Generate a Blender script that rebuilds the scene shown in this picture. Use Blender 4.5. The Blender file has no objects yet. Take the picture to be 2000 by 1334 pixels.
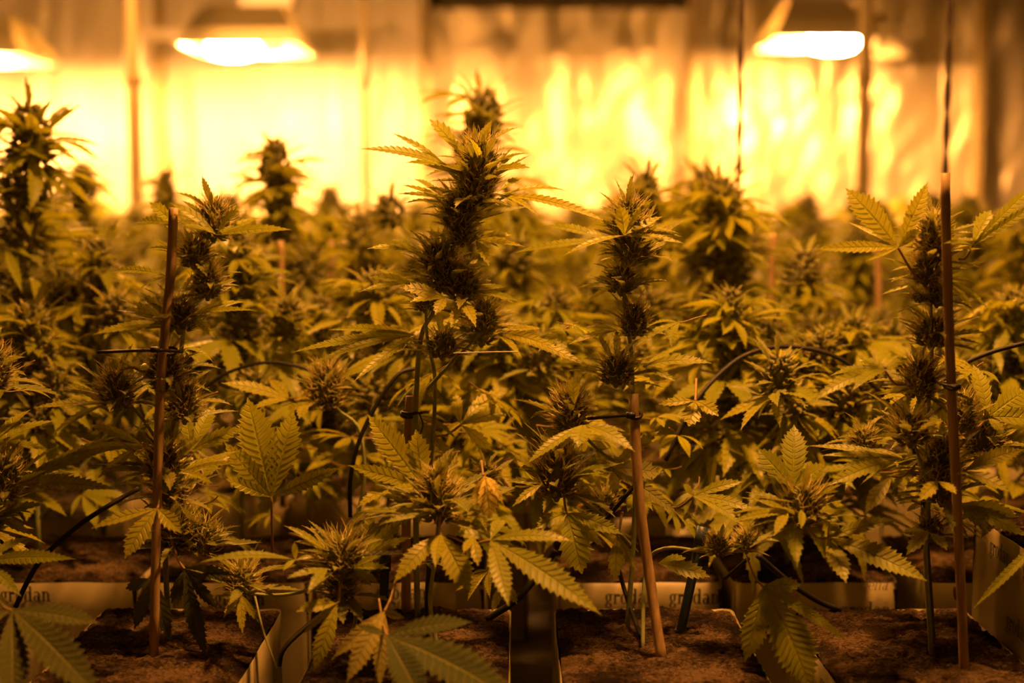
import bpy, math, random
from mathutils import Vector, Matrix, noise

V = Vector
random.seed(7)
S = bpy.context.scene
COL = S.collection
PI = math.pi

# ------------------------------------------------------------------ camera
F_PX = 2778.0                    # 50 mm lens on a 36 mm sensor, 2000 px wide
CAM_Z = 0.46
TILT = math.atan(267.0 / F_PX)   # horizon sits at pixel row 400
cam_d = bpy.data.cameras.new('camera')
cam = bpy.data.objects.new('camera', cam_d)
COL.objects.link(cam)
cam.location = (0, 0, CAM_Z)
cam.rotation_euler = (PI / 2 - TILT, 0, 0)
cam_d.lens = 50
cam_d.sensor_width = 36
cam_d.clip_start = 0.02
cam_d.dof.use_dof = True
cam_d.dof.focus_distance = 1.03
cam_d.dof.aperture_fstop = 3.8
S.camera = cam

# ------------------------------------------------------------------ world, exposure
w = bpy.data.worlds.new('world')
S.world = w
w.use_nodes = True
w.node_tree.nodes['Background'].inputs[0].default_value = (1.0, 0.45, 0.05, 1)
w.node_tree.nodes['Background'].inputs[1].default_value = 0.0
S.view_settings.view_transform = 'Standard'
S.view_settings.look = 'None'
S.view_settings.gamma = 1
S.view_settings.use_curve_mapping = False
S.view_settings.exposure = -0.55
BULB = 2700.0                     # emission of every sodium bulb in the room
BULB_LOW = 1550.0                # the lower-watt bulb over the front bench
SODIUM = (1.0, 0.37, 0.075)


def P(px, py, Y):
    """world point on the plane y = Y that the photograph shows at pixel (px, py)"""
    x = (px - 1000) / F_PX
    v = (667 - py) / F_PX
    d = V((x, math.cos(TILT) + v * math.sin(TILT), -math.sin(TILT) + v * math.cos(TILT)))
    return V((0, 0, CAM_Z)) + d * (Y / d.y)


def M_(px, Y):
    return px * Y / F_PX


# ------------------------------------------------------------------ materials
def new_mat(name):
    m = bpy.data.materials.new(name)
    m.use_nodes = True
    nt = m.node_tree
    b = nt.nodes['Principled BSDF']
    return m, nt, b


def N(nt, typ, **kw):
    n = nt.nodes.new(typ)
    for k, v in kw.items():
        setattr(n, k, v)
    return n


def ramp(nt, stops):
    r = N(nt, 'ShaderNodeValToRGB')
    els = r.color_ramp.elements
    while len(els) < len(stops):
        els.new(0.5)
    for e, (p, c) in zip(els, stops):
        e.position = p
        e.color = (c[0], c[1], c[2], 1)
    return r


def plain(name, col, rough=0.6, metal=0.0, var=0.25, scale=40.0, bump=0.0, spec=0.4):
    m, nt, b = new_mat(name)
    tc = N(nt, 'ShaderNodeTexCoord')
    nz = N(nt, 'ShaderNodeTexNoise')
    nz.inputs['Scale'].default_value = scale
    nz.inputs['Detail'].default_value = 5
    nt.links.new(tc.outputs['Object'], nz.inputs['Vector'])
    r = ramp(nt, [(0.3, [c * (1 - var) for c in col]), (0.7, [min(1, c * (1 + var)) for c in col])])
    nt.links.new(nz.outputs[0], r.inputs[0])
    nt.links.new(r.outputs[0], b.inputs['Base Color'])
    b.inputs['Roughness'].default_value = rough
    b.inputs['Metallic'].default_value = metal
    b.inputs['Specular IOR Level'].default_value = spec
    if bump:
        bp = N(nt, 'ShaderNodeBump')
        bp.inputs['Strength'].default_value = bump
        bp.inputs['Distance'].default_value = 0.004
        nt.links.new(nz.outputs[0], bp.inputs['Height'])
        nt.links.new(bp.outputs[0], b.inputs['Normal'])
    return m


def leaf_mat(name, col, vein, trans=0.35, trans_col=(0.5, 0.55, 0.1), rough=0.42):
    m, nt, b = new_mat(name)
    L = nt.links
    uv = N(nt, 'ShaderNodeUVMap')
    sp = N(nt, 'ShaderNodeSeparateXYZ')
    L.new(uv.outputs[0], sp.inputs[0])
    # vein along integer u, midrib at v = 0
    fr = N(nt, 'ShaderNodeMath', operation='PINGPONG')
    fr.inputs[1].default_value = 0.5
    L.new(sp.outputs[0], fr.inputs[0])
    va = N(nt, 'ShaderNodeMath', operation='ABSOLUTE')
    L.new(sp.outputs[1], va.inputs[0])
    mv = N(nt, 'ShaderNodeMapRange')
    mv.inputs[1].default_value = 0.03
    mv.inputs[2].default_value = 0.16
    mv.inputs[3].default_value = 1
    mv.inputs[4].default_value = 0
    L.new(fr.outputs[0], mv.inputs[0])
    mr = N(nt, 'ShaderNodeMapRange')
    mr.inputs[1].default_value = 0.03
    mr.inputs[2].default_value = 0.11
    mr.inputs[3].default_value = 1
    mr.inputs[4].default_value = 0
    L.new(va.outputs[0], mr.inputs[0])
    mx = N(nt, 'ShaderNodeMath', operation='MAXIMUM')
    ms = N(nt, 'ShaderNodeMath', operation='MULTIPLY')
    ms.inputs[1].default_value = 0.65
    L.new(mv.outputs[0], ms.inputs[0])
    L.new(ms.outputs[0], mx.inputs[0])
    L.new(mr.outputs[0], mx.inputs[1])
    oi = N(nt, 'ShaderNodeObjectInfo')
    tc = N(nt, 'ShaderNodeTexCoord')
    nz = N(nt, 'ShaderNodeTexNoise')
    nz.inputs['Scale'].default_value = 30
    nz.inputs['Detail'].default_value = 3
    L.new(tc.outputs['Object'], nz.inputs['Vector'])
    ad = N(nt, 'ShaderNodeMath', operation='ADD')
    L.new(nz.outputs[0], ad.inputs[0])
    L.new(oi.outputs['Random'], ad.inputs[1])
    r = ramp(nt, [(0.25, [c * 0.75 for c in col]), (0.6, col),
                  (1.0, [min(1, c * f) for c, f in zip(col, (1.45, 1.2, 1.0))])])
    hf = N(nt, 'ShaderNodeMath', operation='MULTIPLY')
    hf.inputs[1].default_value = 0.66
    L.new(ad.outputs[0], hf.inputs[0])
    L.new(hf.outputs[0], r.inputs[0])
    mix = N(nt, 'ShaderNodeMixRGB')
    mix.inputs[2].default_value = (vein[0], vein[1], vein[2], 1)
    L.new(mx.outputs[0], mix.inputs[0])
    L.new(r.outputs[0], mix.inputs[1])
    L.new(mix.outputs[0], b.inputs['Base Color'])
    b.inputs['Roughness'].default_value = rough
    b.inputs['Specular IOR Level'].default_value = 0.38
    bp = N(nt, 'ShaderNodeBump')
    bp.inputs['Strength'].default_value = 0.6
    bp.inputs['Distance'].default_value = 0.0012
    bp.invert = True
    L.new(mx.outputs[0], bp.inputs['Height'])
    L.new(bp.outputs[0], b.inputs['Normal'])
    tr = N(nt, 'ShaderNodeBsdfTranslucent')
    tm = N(nt, 'ShaderNodeMixRGB', blend_type='MULTIPLY')
    tm.inputs[0].default_value = 0.75
    tm.inputs[2].default_value = (0.35, 0.35, 0.35, 1)
    tcn = N(nt, 'ShaderNodeRGB')
    tcn.outputs[0].default_value = (*trans_col, 1)
    L.new(tcn.outputs[0], tm.inputs[1])
    # veins let less light through
    L.new(mx.outputs[0], tm.inputs[0])
    L.new(tm.outputs[0], tr.inputs[0])
    sh = N(nt, 'ShaderNodeMixShader')
    sh.inputs[0].default_value = trans
    L.new(b.outputs[0], sh.inputs[1])
    L.new(tr.outputs[0], sh.inputs[2])
    L.new(sh.outputs[0], nt.nodes['Material Output'].inputs[0])
    return m


def foil_mat(name, col, rough, metal):
    m, nt, b = new_mat(name)
    L = nt.links
    tc = N(nt, 'ShaderNodeTexCoord')
    mp = N(nt, 'ShaderNodeMapping')
    mp.inputs['Scale'].default_value = (6, 6, 1.1)
    mp.inputs['Rotation'].default_value = (0, 0.35, 0)
    L.new(tc.outputs['Object'], mp.inputs['Vector'])
    nz = N(nt, 'ShaderNodeTexNoise')
    nz.inputs['Scale'].default_value = 2.2
    nz.inputs['Detail'].default_value = 4
    nz.inputs['Distortion'].default_value = 0.8
    L.new(mp.outputs[0], nz.inputs['Vector'])
    bp = N(nt, 'ShaderNodeBump')
    bp.inputs['Strength'].default_value = 0.4
    bp.inputs['Distance'].default_value = 0.04
    L.new(nz.outputs[0], bp.inputs['Height'])
    L.new(bp.outputs[0], b.inputs['Normal'])
    r = ramp(nt, [(0.3, [c * 0.85 for c in col]), (0.7, col)])
    L.new(nz.outputs[0], r.inputs[0])
    L.new(r.outputs[0], b.inputs['Base Color'])
    b.inputs['Roughness'].default_value = rough
    b.inputs['Metallic'].default_value = metal
    return m


def wool_mat():
    m, nt, b = new_mat('rock_wool')
    L = nt.links
    tc = N(nt, 'ShaderNodeTexCoord')
    mp = N(nt, 'ShaderNodeMapping')
    mp.inputs['Scale'].default_value = (220, 420, 420)
    L.new(tc.outputs['Object'], mp.inputs['Vector'])
    nz = N(nt, 'ShaderNodeTexNoise')
    nz.inputs['Scale'].default_value = 1.0
    nz.inputs['Detail'].default_value = 8
    nz.inputs['Roughness'].default_value = 0.7
    nz.inputs['Distortion'].default_value = 1.2
    L.new(mp.outputs[0], nz.inputs['Vector'])
    n2 = N(nt, 'ShaderNodeTexNoise')
    n2.inputs['Scale'].default_value = 22
    n2.inputs['Detail'].default_value = 4
    L.new(tc.outputs['Object'], n2.inputs['Vector'])
    ml = N(nt, 'ShaderNodeMath', operation='MULTIPLY')
    L.new(nz.outputs[0], ml.inputs[0])
    L.new(n2.outputs[0], ml.inputs[1])
    r = ramp(nt, [(0.18, (0.012, 0.008, 0.005)), (0.25, (0.07, 0.043, 0.022)), (0.34, (0.28, 0.19, 0.1))])
    L.new(ml.outputs[0], r.inputs[0])
    L.new(r.outputs[0], b.inputs['Base Color'])
    b.inputs['Roughness'].default_value = 0.95
    b.inputs['Specular IOR Level'].default_value = 0.1
    bp = N(nt, 'ShaderNodeBump')
    bp.inputs['Strength'].default_value = 1.0
    bp.inputs['Distance'].default_value = 0.006
    L.new(nz.outputs[0], bp.inputs['Height'])
    L.new(bp.outputs[0], b.inputs['Normal'])
    return m


def emit_mat(name, col, st):
    m = bpy.data.materials.new(name)
    m.use_nodes = True
    nt = m.node_tree
    nt.nodes.remove(nt.nodes['Principled BSDF'])
    e = N(nt, 'ShaderNodeEmission')
    e.inputs[0].default_value = (*col, 1)
    e.inputs[1].default_value = st
    nt.links.new(e.outputs[0], nt.nodes['Material Output'].inputs[0])
    return m


def bamboo_mat():
    m, nt, b = new_mat('bamboo')
    L = nt.links
    tc = N(nt, 'ShaderNodeTexCoord')
    mp = N(nt, 'ShaderNodeMapping')
    mp.inputs['Scale'].default_value = (300, 300, 12)
    L.new(tc.outputs['Object'], mp.inputs['Vector'])
    nz = N(nt, 'ShaderNodeTexNoise')
    nz.inputs['Scale'].default_value = 1
    nz.inputs['Detail'].default_value = 4
    L.new(mp.outputs[0], nz.inputs['Vector'])
    r = ramp(nt, [(0.3, (0.26, 0.17, 0.07)), (0.55, (0.4, 0.27, 0.11)), (0.75, (0.55, 0.4, 0.17))])
    L.new(nz.outputs[0], r.inputs[0])
    L.new(r.outputs[0], b.inputs['Base Color'])
    b.inputs['Roughness'].default_value = 0.5
    return m


MAT = {
    'leaf': leaf_mat('fan_leaf', (0.29, 0.33, 0.015), (0.38, 0.4, 0.025), 0.42, (0.64, 0.64, 0.025)),
    'leaf_dry': leaf_mat('dry_leaf', (0.66, 0.6, 0.1), (0.5, 0.42, 0.08), 0.4, (0.65, 0.6, 0.1), 0.6),
    'leaf_shaded': leaf_mat('shade_tinted_leaf', (0.045, 0.06, 0.008), (0.13, 0.13, 0.02), 0.1, (0.3, 0.32, 0.03), 0.9),  # fan leaf with the shade on the low front leaves put into its colour
    'leaf_dull': leaf_mat('dull_leaf', (0.3, 0.3, 0.05), (0.38, 0.36, 0.08), 0.3, (0.4, 0.4, 0.12), 0.7),
    'sugar': leaf_mat('sugar_leaf', (0.22, 0.24, 0.04), (0.32, 0.34, 0.06), 0.3, (0.45, 0.45, 0.05), 0.55),
    'calyx': plain('calyx', (0.2, 0.2, 0.06), 0.7, 0, 0.45, 90, 0.3, 0.3),
    'pistil': plain('pistil', (0.75, 0.64, 0.18), 0.6, 0, 0.3, 60),
    'stem': plain('green_stem', (0.26, 0.3, 0.1), 0.55, 0, 0.25, 60, 0.2),
    'petiole': plain('petiole', (0.3, 0.19, 0.06), 0.5, 0, 0.25, 60),
    'bamboo': bamboo_mat(),
    'node': plain('bamboo_node', (0.1, 0.05, 0.02), 0.7),
    'wool': wool_mat(),
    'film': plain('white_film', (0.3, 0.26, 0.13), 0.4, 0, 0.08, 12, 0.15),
    'ink': plain('printing_ink', (0.05, 0.06, 0.05), 0.6, 0, 0.1),
    'ink2': plain('pale_printing_ink', (0.2, 0.19, 0.14), 0.6, 0, 0.1),
    'hose': plain('black_tube', (0.012, 0.011, 0.01), 0.6),
    'clip': plain('black_tie', (0.015, 0.013, 0.012), 0.45),
    'bluestake': plain('dark_blue_plastic', (0.03, 0.05, 0.07), 0.45),
    'foil': foil_mat('silver_foil', (0.76, 0.72, 0.58), 0.42, 0.6),
    'foil2': foil_mat('matte_white_foil', (0.84, 0.82, 0.78), 0.5, 0.3),
    'wall': plain('wall_panel', (0.13, 0.11, 0.06), 0.8, 0, 0.1, 3),
    'post': plain('dull_post', (0.4, 0.34, 0.17), 0.5, 0.2, 0.1, 10),
    'floor': plain('concrete', (0.3, 0.28, 0.25), 0.9, 0, 0.2, 8),
    'tray': plain('grey_tray', (0.12, 0.11, 0.1), 0.6),
    'steel': plain('galvanised_steel', (0.6, 0.58, 0.54), 0.45, 0.5, 0.1, 10),
    'rope': plain('dark_rope', (0.03, 0.02, 0.012), 0.9, 0, 0.4, 80),
    'reflector': plain('white_reflector', (0.45, 0.42, 0.25), 0.35, 0.3, 0.04),
    'shade': plain('white_enamel', (0.85, 0.8, 0.6), 0.3, 0, 0.04),
    'cord': plain('white_cord', (0.6, 0.58, 0.5), 0.5),
    'bulb': emit_mat('sodium_bulb', SODIUM, BULB),
    'bulb_low': emit_mat('low_watt_sodium_bulb', SODIUM, BULB_LOW),
}


# ------------------------------------------------------------------ mesh helpers
class MB:
    def __init__(s):
        s.v = []; s.f = []; s.uv = []; s.mi = []; s.cur = 0

    def face(s, idx, uvs=None):
        s.f.append(idx)
        s.uv.extend(uvs if uvs else [(0.5, 0.5)] * len(idx))
        s.mi.append(s.cur)

    def mesh(s, name, mats, smooth=True):
        me = bpy.data.meshes.new(name)
        me.from_pydata([tuple(p) for p in s.v], [], s.f)
        for m in mats if isinstance(mats, (list, tuple)) else [mats]:
            me.materials.append(MAT[m])
        u = me.uv_layers.new(name='UVMap')
        flat = [c for p in s.uv for c in p]
        u.data.foreach_set('uv', flat)
        me.polygons.foreach_set('material_index', s.mi)
        me.polygons.foreach_set('use_smooth', [smooth] * len(s.f))
        me.update()
        return me

    def box(s, c, d, R=None):
        i = len(s.v)
        for z in (-1, 1):
            for y in (-1, 1):
                for x in (-1, 1):
                    p = V((x * d[0] / 2, y * d[1] / 2, z * d[2] / 2))
                    if R: p = R @ p
                    s.v.append(V(c) + p)
        for q in ((0, 2, 3, 1), (4, 5, 7, 6), (0, 1, 5, 4), (2, 6, 7, 3), (0, 4, 6, 2), (1, 3, 7, 5)):
            s.face([i + k for k in q])

    def tube(s, pts, rad, n=6, cap=True):
        pts = [V(p) for p in pts]
        if not isinstance(rad, (list, tuple)):
            rad = [rad] * len(pts)
        up = V((0.13, 0.37, 0.92))
        i0 = len(s.v)
        prev = None
        for k, p in enumerate(pts):
            t = (pts[min(k + 1, len(pts) - 1)] - pts[max(k - 1, 0)])
            t = t.normalized() if t.length > 1e-9 else V((0, 0, 1))
            if prev is None:
                a = t.cross(up)
                if a.length < 0.05: a = t.cross(V((1, 0, 0)))
            else:
                a = prev - t * prev.dot(t)
            a.normalize()
            prev = a
            b = t.cross(a)
            for j in range(n):
                an = 2 * PI * j / n
                s.v.append(p + (a * math.cos(an) + b * math.sin(an)) * rad[k])
        for k in range(len(pts) - 1):
            for j in range(n):
                a = i0 + k * n + j
                b = i0 + k * n + (j + 1) % n
                s.face([a, b, b + n, a + n])
        if cap:
            s.face([i0 + j for j in range(n)][::-1])
            e = i0 + (len(pts) - 1) * n
            s.face([e + j for j in range(n)])


def smooth_path(pts, n=6):
    """Catmull-Rom through points"""
    pts = [V(p) for p in pts]
    out = []
    for i in range(len(pts) - 1):
        p0 = pts[max(i - 1, 0)]; p1 = pts[i]; p2 = pts[i + 1]; p3 = pts[min(i + 2, len(pts) - 1)]
        for k in range(n):
            t = k / n
            out.append(0.5 * ((2 * p1) + (p2 - p0) * t + (2 * p0 - 5 * p1 + 4 * p2 - p3) * t * t +
                              (3 * p1 - p0 - 3 * p2 + p3) * t ** 3))
    out.append(pts[-1])
    return out


def obj(name, me, parent=None, loc=None, mw=None):
    o = bpy.data.objects.new(name, me)
    COL.objects.link(o)
    if parent is not None:
        o.parent = parent
    if mw is not None:
        o.matrix_basis = mw
    elif loc is not None:
        o.location = loc
    return o


def tag(o, label=None, cat=None, group=None, kind=None):
    if label: o['label'] = label
    if cat: o['category'] = cat
    if group: o['group'] = group
    if kind: o['kind'] = kind
    return o


def empty(name, loc, label, cat, group=None):
    o = bpy.data.objects.new(name, None)
    o.empty_display_size = 0.05
    COL.objects.link(o)
    o.location = loc
    return tag(o, label, cat, group)


def part(name, mb, mat, parent, off=None, smooth=True):
    """mesh given in world coordinates, parented to an un-rotated Empty at off"""
    if off is not None:
        mb.v = [p - off for p in mb.v]
    return obj(name, mb.mesh(name, mat, smooth), parent)


def centred(name, mb, mat, smooth=True):
    """top-level mesh with its origin at the middle of its footprint"""
    c = V((sum(p.x for p in mb.v), sum(p.y for p in mb.v), 0)) / len(mb.v)
    c.z = min(p.z for p in mb.v)
    mb.v = [p - c for p in mb.v]
    return obj(name, mb.mesh(name, mat, smooth), None, c)


# ------------------------------------------------------------------ leaf geometry
def leaflet(mb, A, B, Nrm, hw, arc=0.08, teeth=12, cup=0.22, side_bend=0.0, tipcurl=0.0):
    """serrated lance-shaped blade from A to B, half width hw, facing Nrm"""
    A = V(A); B = V(B)
    D = B - A
    L = D.length
    T0 = D.normalized()
    Nn = V(Nrm); Nn = (Nn - T0 * Nn.dot(T0)).normalized()
    Sd0 = T0.cross(Nn)
    C = (A + B) / 2 + Nn * arc * L * 2 + Sd0 * side_bend * L
    st = []
    for k in range(teeth):
        st.append((k / teeth, 0, k - 0.5)); st.append(((k + 0.5) / teeth, 1, k))
    st.append((0.999, 0, teeth - 0.5))
    ds = 1.0 / teeth
    i0 = len(mb.v)
    for s, tip, u in st:
        p = A * (1 - s) ** 2 + C * 2 * s * (1 - s) + B * s * s
        t = ((C - A) * 2 * (1 - s) + (B - C) * 2 * s).normalized()
        if tipcurl:
            p = p - Nn * tipcurl * L * s ** 3
        sd = t.cross(Nn)
        sd = sd.normalized() if sd.length > 1e-6 else Sd0
        nn = sd.cross(t)
        f = max(0.0, math.sin(PI * min(1, s) ** 0.9)) ** 1.15 * (1 - s) ** 0.12 * 1.08 + 0.02 * (1 - s)
        e = hw * f * (1.0 if tip else 0.74)
        fw = hw * f * 0.55 + (0.42 * ds * L if tip else 0.0) * min(1, f * 2)
        rp = hw * f * 0.10 * (-1 if tip else 1)
        mb.v.append(p)
        for sg in (-1, 1):
            mb.v.append(p + sd * sg * e * 0.52 + t * fw * 0.45 + nn * (cup * e * 0.6 + rp))
            mb.v.append(p + sd * sg * e + t * fw + nn * (cup * e * 0.85))
    for k in range(len(st) - 1):
        a = i0 + 5 * k; b = a + 5
        u0 = st[k][2]; u1 = st[k + 1][2]
        mb.face([a, b, b + 1, a + 1], [(u0, 0), (u1, 0), (u1, -.5), (u0, -.5)])
        mb.face([a + 1, b + 1, b + 2, a + 2], [(u0, -.5), (u1, -.5), (u1, -1), (u0, -1)])
        mb.face([a, a + 3, b + 3, b], [(u0, 0), (u0, .5), (u1, .5), (u1, 0)])
        mb.face([a + 3, a + 4, b + 4, b + 3], [(u0, .5), (u0, 1), (u1, 1), (u1, .5)])


def fan_leaf_into(mb, rng, teeth=9, n=7, droop=0.2, wid=0.125, Mx=None, up=0.0):
    angs = {7: [0, 30, -30, 62, -62, 98, -98], 5: [0, 34, -34, 72, -72], 3: [0, 42, -42]}[n]
    lens = {7: [1, .93, .93, .74, .74, .42, .42], 5: [1, .86, .86, .52, .52], 3: [1, .7, .7]}[n]
    for a, l in zip(angs, lens):
        a = math.radians(a + rng.uniform(-5, 5))
        l *= rng.uniform(.88, 1.08)
        B = V((math.sin(a) * l, math.cos(a) * l, -droop * l * rng.uniform(.5, 1.4) + up * l))
        nrm = V((rng.uniform(-.25, .25), rng.uniform(-.2, .2), 1))
        A = V((math.sin(a), math.cos(a), 0)) * 0.01
        if Mx is not None:
            A = Mx @ A; B = Mx @ B; nrm = Mx.to_3x3() @ nrm
            leaflet(mb, A, B, nrm, wid * l * Mx.median_scale * rng.uniform(.85, 1.15), rng.uniform(.04, .13), teeth)
        else:
            leaflet(mb, A, B, nrm, wid * l * rng.uniform(.85, 1.15), rng.uniform(.04, .13), teeth, rng.uniform(.1, .4),
                    rng.uniform(-.05, .05))


def frame(loc, ydir, zhint, sc):
    y = V(ydir).normalized()
    z = V(zhint); z = z - y * z.dot(y)
    if z.length < 1e-4: z = V((0.3, 0.5, 0.7)) - y * V((0.3, 0.5, 0.7)).dot(y)
    z.normalize()
    x = y.cross(z)
    m = Matrix((x, y, z)).transposed().to_4x4()
    return Matrix.Translation(V(loc)) @ m @ Matrix.Scale(sc, 4)


rng = random.Random(11)
FAN = []
for k in range(8):
    mb = MB(); fan_leaf_into(mb, rng, 10, [7, 7, 5, 7, 5, 7, 5, 3][k], [.1, .3, .2, .45, .6, .15, .35, .25][k])
    FAN.append(mb.mesh('fan_leaf', 'leaf'))
SUG = []
for k in range(6):
    mb = MB()
    leaflet(mb, (0, 0, 0), (0, 1, rng.uniform(-.12, .2)), (rng.uniform(-.4, .4), 0, 1), .1 + .015 * (k % 3),
            rng.uniform(.02, .12), 8, rng.uniform(.2, .7), rng.uniform(-.1, .1))
    SUG.append(mb.mesh('sugar_leaf', 'sugar'))
PET = []
for k in range(3):
    mb = MB()
    b = rng.uniform(-.12, .12)
    mb.tube(smooth_path([(0, 0, 0), (b, -.33, -.04), (b, -.7, -.02), (0, -1, 0)], 3), [.022] * 9 + [.03], 5)
    PET.append(mb.mesh('petiole', 'petiole'))


# ------------------------------------------------------------------ flower geometry (unit radius, z from 0 to H)
def calyx(mb, base, d, L, r, n=5):
    d = V(d).normalized()
    a = d.cross(V((0.2, 0.1, 1)))
    if a.length < .05: a = d.cross(V((1, 0, 0)))
    a.normalize(); b = d.cross(a)
    i = len(mb.v)
    mb.v.append(V(base) - d * L * .1)
    for t, q in ((.25, 1.0), (.6, .7)):
        for j in range(n):
            an = 2 * PI * j / n
            mb.v.append(V(base) + d * L * t + (a * math.cos(an) + b * math.sin(an)) * r * q)
    mb.v.append(V(base) + d * L)
    for j in range(n):
        k = (j + 1) % n
        mb.face([i, i + 1 + k, i + 1 + j])
        mb.face([i + 1 + j, i + 1 + k, i + 1 + n + k, i + 1 + n + j])
        mb.face([i + 1 + n + j, i + 1 + n + k, i + 1 + 2 * n])


def egg(z, H):
    t = z / H
    return max(.12, math.sin(PI * min(1, t * .8 + .16)) ** .8)


def surf_pts(rg, n, H):
    """lumpy spiral over an egg"""
    out = []
    for i in range(n):
        t = (i + .5) / n
        z = H * t
        an = i * 2.39996 + rg.uniform(-.3, .3)
        r = egg(z, H) * rg.uniform(.68, .95)
        d = V((math.cos(an), math.sin(an), -.15 + 1.1 * t * t + rg.uniform(-.1, .4))).normalized()
        out.append((V((math.cos(an) * r * .8, math.sin(an) * r * .8, z)), d, t))
    return out


def hair(mb, p, d, L, r, rg, seg=4, n=3):
    pts = [V(p)]
    d = V(d).normalized()
    curl = V((rg.uniform(-1, 1), rg.uniform(-1, 1), rg.uniform(-.2, 1))) * .38
    for k in range(seg):
        pts.append(pts[-1] + d * (L / seg))
        d = (d + curl * .8).normalized()
    mb.tube(pts, [r * (1 - .2 * k) for k in range(seg + 1)], n, False)


FLOWER = {}   # ratio -> list of (calyx mesh, pistil mesh)
for H in (1.5, 2.1, 2.8):
    FLOWER[H] = []
    for k in range(3):
        rg = random.Random(int(H * 100) + k)
        cm = MB(); pm = MB()
        cm.tube([(0, 0, -.25), (0, 0, H * .3), (0, 0, H * .7), (0, 0, H * .93)], [.1, .5, .5, .15], 7)
        for p, d, t in surf_pts(rg, int(100 * H / 1.5), H):
            calyx(cm, p, d, rg.uniform(.3, .5), rg.uniform(.09, .135))
            for q in range(rg.choice((2, 2, 3, 3))):
                hd = (d + V((rg.uniform(-.5, .5), rg.uniform(-.5, .5), rg.uniform(0, .6)))).normalized()
                hair(pm, p + d * rg.uniform(.15, .35), hd, rg.uniform(.3, .75) * (1 + .6 * t), .026, rg)
        FLOWER[H].append((cm.mesh('flower', 'calyx'), pm.mesh('pistils', 'pistil')))


def flower(parent, off, c, r, H=2.1, axis=(0, 0, 1), nsug=16, slen=1.9, seed=0, name='flower'):
    """flower head centred on world point c with radius r; sugar leaves and hairs are its sub-parts"""
    rg = random.Random(seed * 17 + 3)
    axis = V(axis).normalized()
    r *= .87
    slen *= 1.62
    nsug = int(nsug * 1.5)
    base = V(c) - axis * r * H * .5
    cm, pm = rg.choice(FLOWER[H])
    x = axis.cross(V((0, 1, 0.01))).normalized()
    y = axis.cross(x)
    R = Matrix((x, y, axis)).transposed().to_4x4()
    mw = Matrix.Translation(base - off) @ R @ Matrix.Rotation(rg.uniform(0, 6.28), 4, 'Z') @ Matrix.Scale(r, 4)
    o = obj(name, cm, parent, None, mw)
    tag(obj('pistils', pm, o), kind='stuff')
    for k in range(nsug):
        t = (k + rg.uniform(.1, .9)) / nsug
        an = k * 2.39996 + rg.uniform(-.5, .5)
        rad = egg(H * t, H) * .45
        elev = rg.uniform(-.3, .45) + .95 * t ** 2.2
        d = V((math.cos(an) * math.cos(elev), math.sin(an) * math.cos(elev), math.sin(elev)))
        L = slen * rg.uniform(.55, 1.3) * (1.0 - .4 * t)
        obj('sugar_leaf', rg.choice(SUG), o, None,
            frame((math.cos(an) * rad, math.sin(an) * rad, H * t * .93), d, (0, 0, 1), L))
    return o


# joined, lighter flowers for the plants out of focus
MIDF = []
for k in range(5):
    rg = random.Random(500 + k)
    H = (1.7, 2.4, 2.0, 3.0, 2.6)[k]
    mb = MB()
    mb.cur = 0
    mb.tube([(0, 0, -.25), (0, 0, H * .3), (0, 0, H * .7), (0, 0, H * .93)], [.1, .55, .55, .15], 6)
    for p, d, t in surf_pts(rg, int(24 * H), H):
        mb.cur = 0
        calyx(mb, p, d, rg.uniform(.45, .65), .2, 4)
        mb.cur = 1
        hair(mb, p + d * .35, d, rg.uniform(.3, .6), .03, rg, 2)
    mb.cur = 2
    for q in range(24):
        t = (q + rg.random()) / 24
        an = q * 2.39996
        el = rg.uniform(-.35, .35) + 1.0 * t ** 2.2
        d = V((math.cos(an) * math.cos(el), math.sin(an) * math.cos(el), math.sin(el)))
        A = V((math.cos(an) * .4, math.sin(an) * .4, H * t * .93))
        L = 2.7 * rg.uniform(.55, 1.3) * (1 - .4 * t)
        leaflet(mb, A, A + d * L, (rg.uniform(-.3, .3), rg.uniform(-.3, .3), 1), L * .095, .06, 4)
    MIDF.append((mb, H))
MIDF_ME = [m.mesh('flower', ['calyx', 'pistil', 'sugar']) for m, H in MIDF]

# ================================================================== ROOM
WALL_Y = 5.0
CEIL = 2.1
FLOOR = -0.75


def slab(name, c, d, mat):
    mb = MB(); mb.box((0, 0, 0), d)
    o = obj(name, mb.mesh(name, mat, False), None, c)
    return tag(o, kind='structure')


slab('floor', (0, 1.9, FLOOR - .05), (6.4, 7.4, .1), 'floor')
slab('ceiling', (0, 1.9, CEIL + .05), (6.4, 7.4, .1), 'wall')
wb = slab('wall_back', (0, WALL_Y + .15, .68), (6.4, .1, 2.95), 'wall')
slab('wall_left', (-3.15, 1.9, .68), (.1, 7.4, 2.95), 'wall')
slab('wall_right', (3.15, 1.9, .68), (.1, 7.4, 2.95), 'wall')
slab('wall_front', (0, -1.75, .68), (6.4, .1, 2.95), 'wall')


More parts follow.
